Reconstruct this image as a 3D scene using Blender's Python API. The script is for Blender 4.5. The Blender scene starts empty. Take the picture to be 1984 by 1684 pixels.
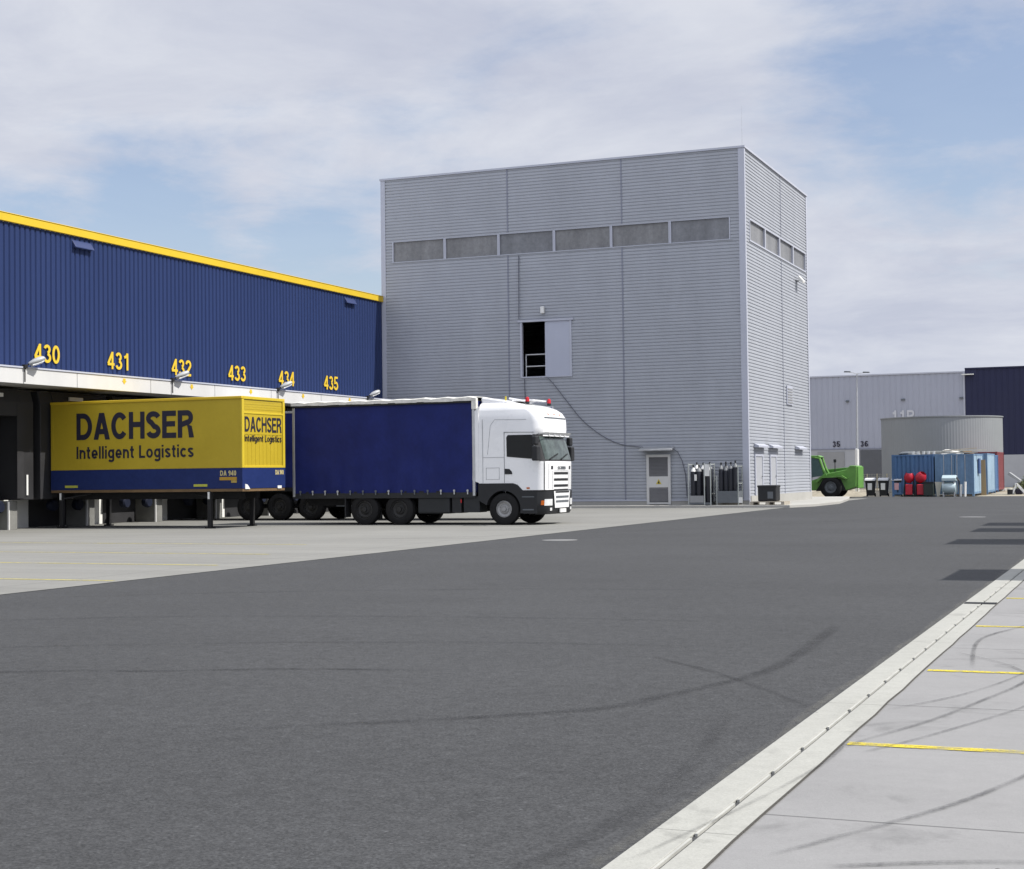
import bpy, bmesh, math, random
from mathutils import Vector, Matrix
R = math.radians
random.seed(7)
sc = bpy.context.scene
col = sc.collection

# ------------------------------------------------------------------ camera
cd = bpy.data.cameras.new('camera'); cam = bpy.data.objects.new('camera', cd); col.objects.link(cam)
fwd = Vector((-0.37872, 0.92515, 0.02609)).normalized()
rgt = Vector((0.92527, 0.37911, -0.012296)).normalized()
upv = rgt.cross(fwd).normalized(); rgt = fwd.cross(upv).normalized()
cam.matrix_world = Matrix(((rgt.x, upv.x, -fwd.x, 0), (rgt.y, upv.y, -fwd.y, 0), (rgt.z, upv.z, -fwd.z, 1.55), (0, 0, 0, 1)))
cd.sensor_width = 36; cd.lens = 3013.3 / 1984 * 36; cd.clip_start = .1; cd.clip_end = 3000
sc.camera = cam

# ------------------------------------------------------------------ sun, sky, exposure
SUN_EL, SUN_AZ = 50, 6            # azimuth from +X towards +Y
sd = Vector((math.cos(R(SUN_EL)) * math.cos(R(SUN_AZ)), math.cos(R(SUN_EL)) * math.sin(R(SUN_AZ)), math.sin(R(SUN_EL))))
sl = bpy.data.lights.new('sun', 'SUN'); so = bpy.data.objects.new('sun', sl); col.objects.link(so)
sl.energy = 3.5; sl.angle = R(.53); sl.color = (1, .96, .9)
so.rotation_euler = (-sd).to_track_quat('-Z', 'Y').to_euler(); so.location = (0, 0, 60)
sc.view_settings.view_transform = 'Standard'; sc.view_settings.look = 'None'
sc.view_settings.exposure = .95; sc.view_settings.gamma = 1

wd = bpy.data.worlds.new('World'); sc.world = wd; wd.use_nodes = True
nt = wd.node_tree; nt.nodes.clear()
def N(t, **k):
    n = nt.nodes.new(t)
    for a, b in k.items(): setattr(n, a, b)
    return n
def L(a, b): nt.links.new(a, b)
def M(op, a, b=None, c=None, clamp=False):
    n = N('ShaderNodeMath', operation=op, use_clamp=clamp)
    for i, v in enumerate((a, b, c)):
        if v is None: continue
        if isinstance(v, (int, float)): n.inputs[i].default_value = v
        else: L(v, n.inputs[i])
    return n.outputs[0]
def VM(op, a, b):
    n = N('ShaderNodeVectorMath', operation=op)
    for i, v in enumerate((a, b)):
        if isinstance(v, (tuple, list)): n.inputs[i].default_value = v
        else: L(v, n.inputs[i])
    return n.outputs['Value'] if op == 'DOT_PRODUCT' else n.outputs['Vector']
out = N('ShaderNodeOutputWorld'); bg = N('ShaderNodeBackground'); bg.inputs['Strength'].default_value = .1
sky = N('ShaderNodeTexSky', sky_type='NISHITA', sun_disc=False, sun_elevation=R(SUN_EL), sun_rotation=R(90 - SUN_AZ), altitude=200, air_density=1.0, dust_density=1.5, ozone_density=1.2)
tc = N('ShaderNodeTexCoord'); g = tc.outputs['Generated']
sep = N('ShaderNodeSeparateXYZ'); L(g, sep.inputs[0])
den = M('ADD', M('MAXIMUM', sep.outputs['Z'], 0), .17)
cmb = N('ShaderNodeCombineXYZ'); L(M('DIVIDE', sep.outputs['X'], den), cmb.inputs[0]); L(M('DIVIDE', sep.outputs['Y'], den), cmb.inputs[1])
def noise(vec, scale, detail, rough, dist=0, off=(0, 0, 0)):
    v = VM('ADD', vec, off)
    n = N('ShaderNodeTexNoise'); n.inputs['Scale'].default_value = scale; n.inputs['Detail'].default_value = detail
    n.inputs['Roughness'].default_value = rough; n.inputs['Distortion'].default_value = dist; L(v, n.inputs['Vector'])
    return n.outputs['Fac']
n1 = noise(cmb.outputs[0], .95, 9, .58, .5, (3.1, 1.7, 0)); n2 = noise(cmb.outputs[0], 3.0, 10, .62, .3, (9.2, 4.4, 0))
n3 = noise(cmb.outputs[0], 6.5, 8, .6, .6, (1, 6, 0))
cov = M('ADD', M('ADD', M('MULTIPLY', n1, .75), M('MULTIPLY', n2, .62)), M('MULTIPLY', n3, .24))
def hole(d, width, amt):           # thinner cloud around one direction of the sky
    v = Vector(d).normalized()
    dp = VM('DOT_PRODUCT', g, tuple(v))
    k = M('MULTIPLY', M('SUBTRACT', dp, math.cos(R(width))), 1 / (1 - math.cos(R(width))), clamp=True)
    return M('MULTIPLY', k, amt)
cov = M('ADD', cov, M('MULTIPLY', M('SUBTRACT', .16, sep.outputs['Z'], clamp=True), 1.5))
for d, w, a in (((-.61, .78, .150), 6.5, .34), ((-.53, .84, .142), 6, .34), ((-.44, .88, .125), 6, .26), ((-.06, .965, .245), 10, .30), ((-.15, .96, .215), 6, .10), ((-.05, .99, .10), 8, .10)):
    cov = M('SUBTRACT', cov, hole(d, w, a))
fac = M('MULTIPLY', M('SUBTRACT', cov, .29), 2.3, clamp=True)
fac = M('MULTIPLY', M('MULTIPLY', fac, fac), M('SUBTRACT', 3, M('MULTIPLY', fac, 2)))
fac = M('MAXIMUM', fac, .15)
ccol = N('ShaderNodeMix', data_type='RGBA'); ccol.inputs['A'].default_value = (2.85, 3.03, 3.62, 1); ccol.inputs['B'].default_value = (3.6, 3.74, 4.15, 1)
L(M('MULTIPLY', M('SUBTRACT', noise(cmb.outputs[0], 2.1, 9, .62, .4, (5, 8, 0)), .36), 3.4, clamp=True), ccol.inputs['Factor'])
hsv = N('ShaderNodeHueSaturation'); L(VM('MULTIPLY', sky.outputs[0], (1.06, .965, .955)), hsv.inputs['Color']); hsv.inputs['Saturation'].default_value = 1.05; hsv.inputs['Value'].default_value = .78
mx = N('ShaderNodeMix', data_type='RGBA'); L(fac, mx.inputs['Factor']); L(hsv.outputs[0], mx.inputs['A']); L(ccol.outputs['Result'], mx.inputs['B'])
# sky gain overhead and towards -Y, out of view, added to lift shaded faces
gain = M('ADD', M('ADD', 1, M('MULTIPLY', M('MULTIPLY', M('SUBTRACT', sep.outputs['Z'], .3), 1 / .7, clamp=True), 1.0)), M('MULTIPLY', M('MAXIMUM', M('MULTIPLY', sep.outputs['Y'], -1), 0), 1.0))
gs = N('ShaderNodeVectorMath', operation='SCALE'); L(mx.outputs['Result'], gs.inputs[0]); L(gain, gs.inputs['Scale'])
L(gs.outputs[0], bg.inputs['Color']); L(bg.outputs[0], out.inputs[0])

# ------------------------------------------------------------------ materials
def mat(name, c, rough=.6, metal=0., var=.12, vs=3., fine=0., fs=60., bump=0., bs=40., stretch=(1, 1, 1), spec=.4, coat=0., alpha=1., trans=0., world=False):
    global nt
    m = bpy.data.materials.new(name); m.use_nodes = True; nt = m.node_tree; b = nt.nodes['Principled BSDF']
    b.inputs['Roughness'].default_value = rough; b.inputs['Metallic'].default_value = metal
    b.inputs['Specular IOR Level'].default_value = spec; b.inputs['Coat Weight'].default_value = coat
    b.inputs['Transmission Weight'].default_value = trans
    if world: co = N('ShaderNodeNewGeometry').outputs['Position']
    else: co = N('ShaderNodeTexCoord').outputs['Object']
    mp = N('ShaderNodeMapping'); mp.inputs['Scale'].default_value = stretch; L(co, mp.inputs[0])
    v = noise(mp.outputs[0], vs, 6, .6)
    f = M('ADD', M('MULTIPLY', M('SUBTRACT', v, .5), 2 * var * 1.6), 1)
    if fine: f = M('MULTIPLY', f, M('ADD', M('MULTIPLY', M('SUBTRACT', noise(co, fs, 3, .7), .5), 2 * fine * 1.6), 1))
    sc_ = N('ShaderNodeVectorMath', operation='SCALE'); sc_.inputs[0].default_value = c[:3]; L(f, sc_.inputs['Scale'])
    L(sc_.outputs[0], b.inputs['Base Color'])
    L(M('ADD', M('MULTIPLY', v, .2), rough - .1, clamp=True), b.inputs['Roughness'])
    if bump:
        bp = N('ShaderNodeBump'); bp.inputs['Strength'].default_value = bump; bp.inputs['Distance'].default_value = .02
        L(noise(co, bs, 4, .6), bp.inputs['Height']); L(bp.outputs[0], b.inputs['Normal'])
    m['base'] = 1
    return m

def joint_mask(pos_axis, period, width, off=0.):
    t = M('FRACT', M('DIVIDE', M('ADD', pos_axis, off), period))
    return M('LESS_THAN', t, width / period)

def ground_mat(name, c, speck=0., streak_axis='x', streak=.1, jx=None, jy=None, jw=.02, jdark=.55, fine=.12, fs=70, rough=.85, bump=.25, patch=.12, xoff=0, yoff=0, speckw=0., stain=0.):
    global nt
    m = bpy.data.materials.new(name); m.use_nodes = True; nt = m.node_tree; b = nt.nodes['Principled BSDF']
    b.inputs['Roughness'].default_value = rough; b.inputs['Specular IOR Level'].default_value = .25
    pos = N('ShaderNodeNewGeometry').outputs['Position']
    s3 = N('ShaderNodeSeparateXYZ'); L(pos, s3.inputs[0])
    mp = N('ShaderNodeMapping'); mp.inputs['Scale'].default_value = (.05, 1.1, 1) if streak_axis == 'x' else (1.1, .05, 1); L(pos, mp.inputs[0])
    f = M('ADD', M('MULTIPLY', M('SUBTRACT', noise(mp.outputs[0], 1.0, 7, .62, .15), .5), 3.2 * streak), 1)
    f = M('MULTIPLY', f, M('ADD', M('MULTIPLY', M('SUBTRACT', noise(pos, .22, 6, .6), .5), 3.2 * patch), 1))
    f = M('MULTIPLY', f, M('ADD', M('MULTIPLY', M('SUBTRACT', noise(pos, fs, 3, .75), .5), 3.2 * fine), 1))
    f = M('MULTIPLY', f, M('ADD', M('MULTIPLY', M('SUBTRACT', noise(pos, 9., 4, .6, 0, (4, 2, 0)), .5), 1.6 * fine), 1))
    if stain:
        st = M('MULTIPLY', M('SUBTRACT', noise(pos, 1.3, 6, .65, .4, (7, 3, 0)), .57), 7, clamp=True)
        f = M('MULTIPLY', f, M('SUBTRACT', 1, M('MULTIPLY', st, stain)))
    if speck:                       # scattered grit and oil drops, dark
        vo = N('ShaderNodeTexVoronoi'); vo.inputs['Scale'].default_value = 7.0; L(pos, vo.inputs['Vector'])
        rn = N('ShaderNodeSeparateColor'); L(vo.outputs['Color'], rn.inputs[0])
        k = M('LESS_THAN', vo.outputs['Distance'], M('MULTIPLY', M('POWER', rn.outputs[0], 7), .085))
        f = M('MULTIPLY', f, M('SUBTRACT', 1, M('MULTIPLY', k, speck)))
    if speckw:                      # pale stone chips in the asphalt
        vo = N('ShaderNodeTexVoronoi'); vo.inputs['Scale'].default_value = 75; L(pos, vo.inputs['Vector'])
        rn = N('ShaderNodeSeparateColor'); L(vo.outputs['Color'], rn.inputs[0])
        f = M('MULTIPLY', f, M('ADD', 1 - speckw * .5, M('MULTIPLY', rn.outputs[0], speckw)))
        vo2 = N('ShaderNodeTexVoronoi'); vo2.inputs['Scale'].default_value = 26; L(pos, vo2.inputs['Vector']); r2 = N('ShaderNodeSeparateColor'); L(vo2.outputs['Color'], r2.inputs[0])
        k = M('LESS_THAN', vo2.outputs['Distance'], M('MULTIPLY', M('POWER', r2.outputs[0], 4), .3))
        f = M('MULTIPLY', f, M('ADD', 1, M('MULTIPLY', k, M('SUBTRACT', M('MULTIPLY', r2.outputs[1], 1.3), .5))))
    if jx: f = M('MULTIPLY', f, M('SUBTRACT', 1, M('MULTIPLY', joint_mask(s3.outputs[0], jx, jw, xoff), jdark)))
    if jy: f = M('MULTIPLY', f, M('SUBTRACT', 1, M('MULTIPLY', joint_mask(s3.outputs[1], jy, jw, yoff), jdark)))
    sc_ = N('ShaderNodeVectorMath', operation='SCALE'); sc_.inputs[0].default_value = c; L(f, sc_.inputs['Scale'])
    L(sc_.outputs[0], b.inputs['Base Color'])
    bp = N('ShaderNodeBump'); bp.inputs['Strength'].default_value = bump; bp.inputs['Distance'].default_value = .01
    L(noise(pos, fs * .8, 4, .7), bp.inputs['Height']); L(bp.outputs[0], b.inputs['Normal'])
    return m

def mark_mat(name, c, strength, ns=3., lo=.35, soft=True):
    """paint or rubber worn through: strip UV.y runs across the strip"""
    global nt
    m = bpy.data.materials.new(name); m.use_nodes = True; nt = m.node_tree; b = nt.nodes['Principled BSDF']
    b.inputs['Base Color'].default_value = (*c, 1); b.inputs['Roughness'].default_value = .8; b.inputs['Specular IOR Level'].default_value = .2
    pos = N('ShaderNodeNewGeometry').outputs['Position']
    a = M('MULTIPLY', M('SUBTRACT', noise(pos, ns, 6, .7), lo), 2.2, clamp=True)
    a = M('MULTIPLY', a, M('MULTIPLY', M('SUBTRACT', noise(pos, 45, 3, .7), .22), 2.6, clamp=True))
    if soft:
        uv = N('ShaderNodeUVMap'); uv.uv_map = 'UVMap'; s = N('ShaderNodeSeparateXYZ'); L(uv.outputs[0], s.inputs[0])
        e = M('MULTIPLY', M('SUBTRACT', 1, M('ABSOLUTE', M('SUBTRACT', M('MULTIPLY', s.outputs[1], 2), 1))), 1.6, clamp=True)
        e2 = M('MULTIPLY', M('SUBTRACT', 1, M('ABSOLUTE', M('SUBTRACT', M('MULTIPLY', s.outputs[0], 2), 1))), 4, clamp=True)
        a = M('MULTIPLY', a, M('MULTIPLY', e, e2))
    a = M('MULTIPLY', a, strength, clamp=True)
    tr = N('ShaderNodeBsdfTransparent'); ms = N('ShaderNodeMixShader')
    L(a, ms.inputs[0]); L(tr.outputs[0], ms.inputs[1]); L(b.outputs[0], ms.inputs[2]); L(ms.outputs[0], nt.nodes['Material Output'].inputs[0])
    return m

ASPH = ground_mat('asphalt', (.0408, .0418, .0432), streak_axis='x', streak=.06, fine=.5, fs=60, patch=.17, bump=.9, speckw=.6, stain=.12)
CONC_L = ground_mat('apron_concrete', (.168, .167, .155), speck=0, streak_axis='x', streak=.13, jx=5.2, jy=3.94, jw=.03, jdark=.3, fine=.1, patch=.12, yoff=1.6)
CONC_R = ground_mat('yard_concrete', (.188, .187, .185), speck=.6, streak_axis='x', streak=.08, jy=3.5, jw=.02, jdark=.5, fine=.1, fs=90, patch=.12, yoff=.05, bump=.25, stain=.3)
GUT = ground_mat('drain_concrete', (.268, .268, .245), speck=.5, streak_axis='y', streak=.06, jy=3.9, jw=.012, jdark=.4, fine=.16, patch=.14, yoff=1.3, stain=.3)
PAVE = ground_mat('pavement_concrete', (.3, .295, .275), streak_axis='x', streak=.08, fine=.12, patch=.12)
SAND = ground_mat('sandy_ground', (.25, .225, .175), streak_axis='x', streak=.3, fine=.2, fs=6, patch=.3)
YEL_LINE = mark_mat('yellow_line_paint', (.44, .36, .035), 2.0, 5., .27, soft=False)
YEL_FAINT = mark_mat('worn_yellow_paint', (.38, .33, .09), 2.2, 2., .3, soft=False)
RUB = mark_mat('tyre_rubber', (.02, .02, .022), .55, 2.2, .28)
RUBY = mark_mat('scuff_rubber', (.05, .05, .052), .75, 1.6, .28)
RUBF = mark_mat('faint_tyre_rubber', (.022, .022, .024), .28, 1.0, .3)

TOW = mat('grey_cladding', (.297, .312, .342), .45, .0, .08, .8, fine=.05, fs=1.3, stretch=(1, 1, .12), spec=.25)
TRIM = mat('grey_trim', (.36, .375, .43), .4, 0, .05, 1)
CABLE = mat('grey_cable', (.10, .105, .13), .6)
TRIMD = mat('dark_joint', (.17, .18, .22), .5, 0, .05, 1)
BLUE = mat('blue_cladding', (.0145, .0268, .084), .55, 0, .08, .5, stretch=(1, 1, .25), spec=.18)
BLUED = mat('blue_steel', (.02, .033, .10), .5, 0, .06)
YTRIM = mat('yellow_trim', (.50, .345, .018), .45, 0, .05, 1)
YNUM = mat('yellow_lettering', (.50, .34, .02), .5, 0, .05)
WHITE = mat('white_panel', (.46, .46, .455), .5, 0, .08, 1.2, stretch=(1, 1, .3))
WALLW = mat('white_render', (.66, .66, .63), .7, 0, .1, 1.5)
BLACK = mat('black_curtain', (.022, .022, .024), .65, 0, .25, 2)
DGREY = mat('dark_grey_pvc', (.019, .019, .021), .6, 0, .2, 2)
MGREY = mat('door_grey', (.22, .225, .23), .5, 0, .08, 2)
CONCW = mat('grey_concrete_wall', (.28, .28, .265), .85, 0, .2, 1.5, fine=.1)
PIERC = mat('dirty_pier_concrete', (.15, .15, .14), .9, 0, .3, 2, fine=.1)
STEEL = mat('galvanised_steel', (.42, .43, .44), .4, .6, .15, 4)
DSTEEL = mat('dark_steel', (.014, .014, .015), .6, .0, .3, 4, spec=.25)
GLASSD = mat('dark_glass', (.006, .008, .011), .12, 0, .1, 1, spec=.18)
WINDSH = mat('windscreen_glass', (.05, .066, .062), .05, 0, .85, 3.2, spec=.5)  # strong colour mottling imitates reflections in the windscreen
MURK = mat('murky_glazing', (.15, .152, .155), .35, 0, .45, 1.1, fine=.25, fs=7, stretch=(1.2, 1.2, .25), spec=.4)
MURK2 = mat('hazy_glazing', (.12, .125, .135), .22, 0, .5, .9, fine=.25, fs=5, stretch=(1.4, 1.4, .2), spec=.5)
YEL = mat('container_yellow', (.36, .265, .017), .45, 0, .07, 1.0, fine=.05, fs=9, spec=.4)
YELB = mat('container_yellow_rail', (.45, .34, .022), .45, 0, .06, 2)
CBLUE = mat('container_blue', (.0115, .022, .09), .5, 0, .12, 2, fine=.1, fs=8, spec=.2)
NAVY = mat('navy_lettering', (.010, .009, .022), .6, 0, .05)
CURT = mat('blue_curtain', (.0095, .0155, .09), .5, 0, .28, 1.1, fine=.12, fs=9, spec=.15)
CABW = mat('white_cab_paint', (.66, .665, .67), .28, 0, .03, 2, coat=.4)
PLAST = mat('black_plastic', (.015, .016, .018), .55, 0, .15, 4, spec=.3)
PLASTG = mat('grey_plastic', (.09, .1, .11), .5, 0, .15, 4)
TANKD = mat('dark_tank_paint', (.02, .022, .024), .55, 0, .2, 4, spec=.25)
RUBBER = mat('tyre_black', (.011, .011, .0115), .8, 0, .3, 6, spec=.2)
RIMD = mat('dirty_rim', (.02, .02, .02), .6, .2, .3, 8)
RIML = mat('light_rim', (.27, .27, .27), .45, .3, .25, 10)
REDL = mat('red_lens', (.42, .012, .02), .25, 0, .05)
LENS = mat('lamp_lens', (.55, .56, .56), .12, 0, .15, 10, spec=.6)
ORANGE = mat('orange_lens', (.4, .09, .01), .3)
TARP = mat('white_tarpaulin', (.55, .54, .5), .6, 0, .3, 5)
RUST = mat('brown_rail', (.12, .075, .035), .7, 0, .35, 3)
GREEN = mat('machine_green', (.095, .23, .045), .45, 0, .28, 3, spec=.4)
GREEND = mat('dirty_machine_green', (.06, .17, .03), .5, 0, .25, 4)
WOOD = mat('weathered_wood', (.27, .2, .11), .8, 0, .25, 3, stretch=(1, 1, .2))
WOODG = mat('grey_wood', (.3, .27, .22), .8, 0, .25, 3)
CB1 = mat('container_steel_blue', (.055, .118, .235), .55, 0, .3, 1.6, fine=.15, fs=6, stretch=(2.5, 2.5, .35))
CB2 = mat('faded_container_blue', (.105, .18, .28), .6, 0, .3, 1.6, fine=.15, fs=6, stretch=(2.5, 2.5, .35))
CB3 = mat('pale_sunlit_container_blue', (.24, .335, .42), .6, 0, .3, 1.6, fine=.15, fs=6, stretch=(2.5, 2.5, .35))  # sunlight painted in: side walls lighter than the same container's faded blue end
CRED = mat('rusty_red_steel', (.14, .03, .035), .6, 0, .3, 2)
REDP = mat('red_paint', (.42, .018, .035), .4, 0, .12, 4)
TANK = mat('tank_cladding', (.185, .198, .207), .5, 0, .05, .6)
FARG = mat('far_grey_cladding', (.275, .29, .345), .55, 0, .05, .4)
FARN = mat('far_navy_cladding', (.008, .0105, .04), .7, 0, .08, .4)
FARC = mat('far_plinth', (.3, .31, .33), .7, 0, .1, .8)
LEAF = mat('leaf_green', (.075, .095, .03), .7, 0, .45, 4)
LEAF2 = mat('dry_leaf_green', (.13, .13, .05), .7, 0, .35, 4)
CREAM = mat('cream_board', (.5, .48, .4), .7, 0, .15, 3)
PALEB = mat('pale_blue_steel', (.36, .44, .46), .4, .2, .12, 4)
SIGNW = mat('white_sign', (.6, .6, .58), .5, 0, .08, 4)
SIGNY = mat('yellow_sign', (.45, .36, .03), .5, 0, .05)
PINK = mat('pink_sticker', (.5, .3, .32), .6, 0, .15, 8)
NAVYR = mat('dark_blue_rubber', (.008, .011, .024), .7, 0, .2, 6, spec=.2)
CYLB = mat('cylinder_black', (.02, .022, .03), .35, 0, .15, 6)

# ------------------------------------------------------------------ mesh helpers
class MB:
    def __init__(s): s.v = []; s.f = []; s.uv = None
    def quad(s, *p):
        i = len(s.v); s.v += [tuple(q) for q in p]; s.f.append(tuple(range(i, i + len(p)))); return s
    def box(s, x0, x1, y0, y1, z0, z1):
        i = len(s.v); s.v += [(x0, y0, z0), (x1, y0, z0), (x1, y1, z0), (x0, y1, z0), (x0, y0, z1), (x1, y0, z1), (x1, y1, z1), (x0, y1, z1)]
        s.f += [(i, i + 3, i + 2, i + 1), (i + 4, i + 5, i + 6, i + 7), (i, i + 1, i + 5, i + 4), (i + 1, i + 2, i + 6, i + 5), (i + 2, i + 3, i + 7, i + 6), (i + 3, i, i + 4, i + 7)]
        return s
    def bar(s, a, b, w, h=None):
        h = h or w; a, b = Vector(a), Vector(b); d = (b - a).normalized()
        u = d.cross(Vector((0, 0, 1))); u = u.normalized() if u.length > 1e-4 else Vector((1, 0, 0)); n = u.cross(d)
        i = len(s.v)
        for q in (a, b):
            for k, l in ((-1, -1), (1, -1), (1, 1), (-1, 1)): s.v.append(tuple(q + u * (k * w / 2) + n * (l * h / 2)))
        s.f += [(i, i + 1, i + 2, i + 3), (i + 7, i + 6, i + 5, i + 4)] + [(i + k, i + 4 + k, i + 4 + (k + 1) % 4, i + (k + 1) % 4) for k in range(4)]
        return s
    def tube(s, pts, r, seg=8):
        pts = [Vector(p) for p in pts]; rs = r if isinstance(r, (list, tuple)) else [r] * len(pts); i0 = len(s.v)
        for k, p in enumerate(pts):
            d = (pts[min(k + 1, len(pts) - 1)] - pts[max(k - 1, 0)]).normalized()
            u = d.cross(Vector((0, 0, 1))); u = u.normalized() if u.length > 1e-3 else Vector((1, 0, 0)); n = d.cross(u)
            for j in range(seg):
                a = 2 * math.pi * j / seg; s.v.append(tuple(p + u * (math.cos(a) * rs[k]) + n * (math.sin(a) * rs[k])))
        for k in range(len(pts) - 1):
            for j in range(seg):
                a = i0 + k * seg + j; b = i0 + k * seg + (j + 1) % seg
                s.f.append((a, b, b + seg, a + seg))
        s.f.append(tuple(i0 + j for j in reversed(range(seg)))); e = i0 + (len(pts) - 1) * seg; s.f.append(tuple(e + j for j in range(seg)))
        return s
    def lathe(s, c, axis, prof, seg=24, sweep=2 * math.pi):
        """prof: list of (along axis, radius)"""
        c = Vector(c); ax = {'x': (Vector((1, 0, 0)), Vector((0, 1, 0)), Vector((0, 0, 1))), 'y': (Vector((0, 1, 0)), Vector((0, 0, 1)), Vector((1, 0, 0))), 'z': (Vector((0, 0, 1)), Vector((1, 0, 0)), Vector((0, 1, 0)))}[axis] if isinstance(axis, str) else axis
        i0 = len(s.v)
        for t, r in prof:
            for j in range(seg):
                a = sweep * j / seg; s.v.append(tuple(c + ax[0] * t + (ax[1] * math.cos(a) + ax[2] * math.sin(a)) * max(r, 1e-4)))
        for k in range(len(prof) - 1):
            for j in range(seg):
                a = i0 + k * seg + j; b = i0 + k * seg + (j + 1) % seg; s.f.append((a, b, b + seg, a + seg))
        return s
    def prism(s, poly, axis, a, b):
        """poly in the plane of the two other axes (in xyz order), extruded from a to b"""
        def P(p, t): return {'x': (t, p[0], p[1]), 'y': (p[0], t, p[1]), 'z': (p[0], p[1], t)}[axis]
        i = len(s.v); n = len(poly); s.v += [P(p, a) for p in poly] + [P(p, b) for p in poly]
        s.f += [tuple(i + k for k in range(n)), tuple(i + n + k for k in reversed(range(n)))] + [(i + k, i + n + k, i + n + (k + 1) % n, i + (k + 1) % n) for k in range(n)]
        return s
    def clad(s, P0, U, V, Nn, u0, u1, v0, v1, pitch, depth):
        """ribbed sheet: ribs run along U and repeat along V (profile is set by absolute v)"""
        P0, U, V, Nn = map(Vector, (P0, U, V, Nn)); br = [(0, 0), (.60, 0), (.70, -depth), (.88, -depth), (1, 0)]
        def dep(v):
            t = (v / pitch) % 1
            for (a, da), (b, db) in zip(br, br[1:]):
                if a <= t <= b: return da + (db - da) * (t - a) / (b - a)
            return 0
        vs = [v0]; k = math.floor(v0 / pitch) - 1
        while k * pitch < v1:
            for a, _ in br[:-1]:
                q = (k + a) * pitch
                if v0 + 1e-4 < q < v1 - 1e-4: vs.append(q)
            k += 1
        vs.append(v1); i = len(s.v)
        for v in vs:
            for u in (u0, u1): s.v.append(tuple(P0 + U * u + V * v + Nn * dep(v)))
        flip = U.cross(V).dot(Nn) < 0
        for j in range(len(vs) - 1):
            q = (i + 2 * j, i + 2 * j + 1, i + 2 * j + 3, i + 2 * j + 2); s.f.append(q[::-1] if flip else q)
        return s
    def build(s, name, m, parent=None, at=None, bevel=0., smooth=False, seg=2, recalc=True):
        off = Vector(at) if at is not None else (Vector(parent['off']) if parent else Vector((0, 0, 0)))
        me = bpy.data.meshes.new(name); me.from_pydata([tuple(Vector(v) - off) for v in s.v], [], s.f)
        if recalc:
            bm = bmesh.new(); bm.from_mesh(me); bmesh.ops.recalc_face_normals(bm, faces=bm.faces); bm.to_mesh(me); bm.free()
        me.materials.append(m); me.update()
        if s.uv:
            l = me.uv_layers.new(name='UVMap')
            for lp in me.loops: l.data[lp.index].uv = s.uv[lp.vertex_index]
        if smooth:
            for p in me.polygons: p.use_smooth = True
        o = bpy.data.objects.new(name, me); col.objects.link(o); o['off'] = tuple(off)
        if parent: o.parent = parent
        elif at is not None: o.location = off
        if bevel:
            md = o.modifiers.new('bevel', 'BEVEL'); md.width = bevel; md.segments = seg; md.limit_method = 'ANGLE'; md.angle_limit = R(35); md.harden_normals = False
        if smooth:
            md = o.modifiers.new('edges', 'EDGE_SPLIT'); md.split_angle = R(38)
        return o

def thing(name, loc, label, cat, group=None):
    o = bpy.data.objects.new(name, None); col.objects.link(o); o.location = loc; o['off'] = tuple(loc); o.empty_display_size = .3
    return tag(o, label, cat, group)
def tag(o, label, cat, group=None):
    o['label'] = label; o['category'] = cat
    if group: o['group'] = group
    return o
def struct(o): o['kind'] = 'structure'; return o
def dup(o, parent=None):
    c = o.copy(); col.objects.link(c)
    if parent: c.parent = parent
    for k in [x for x in col.objects if x.parent == o]: dup(k, c)
    return c
def box(name, m, parent, *b, bevel=0., at=None): return MB().box(*b).build(name, m, parent, at=at, bevel=bevel)

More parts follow.
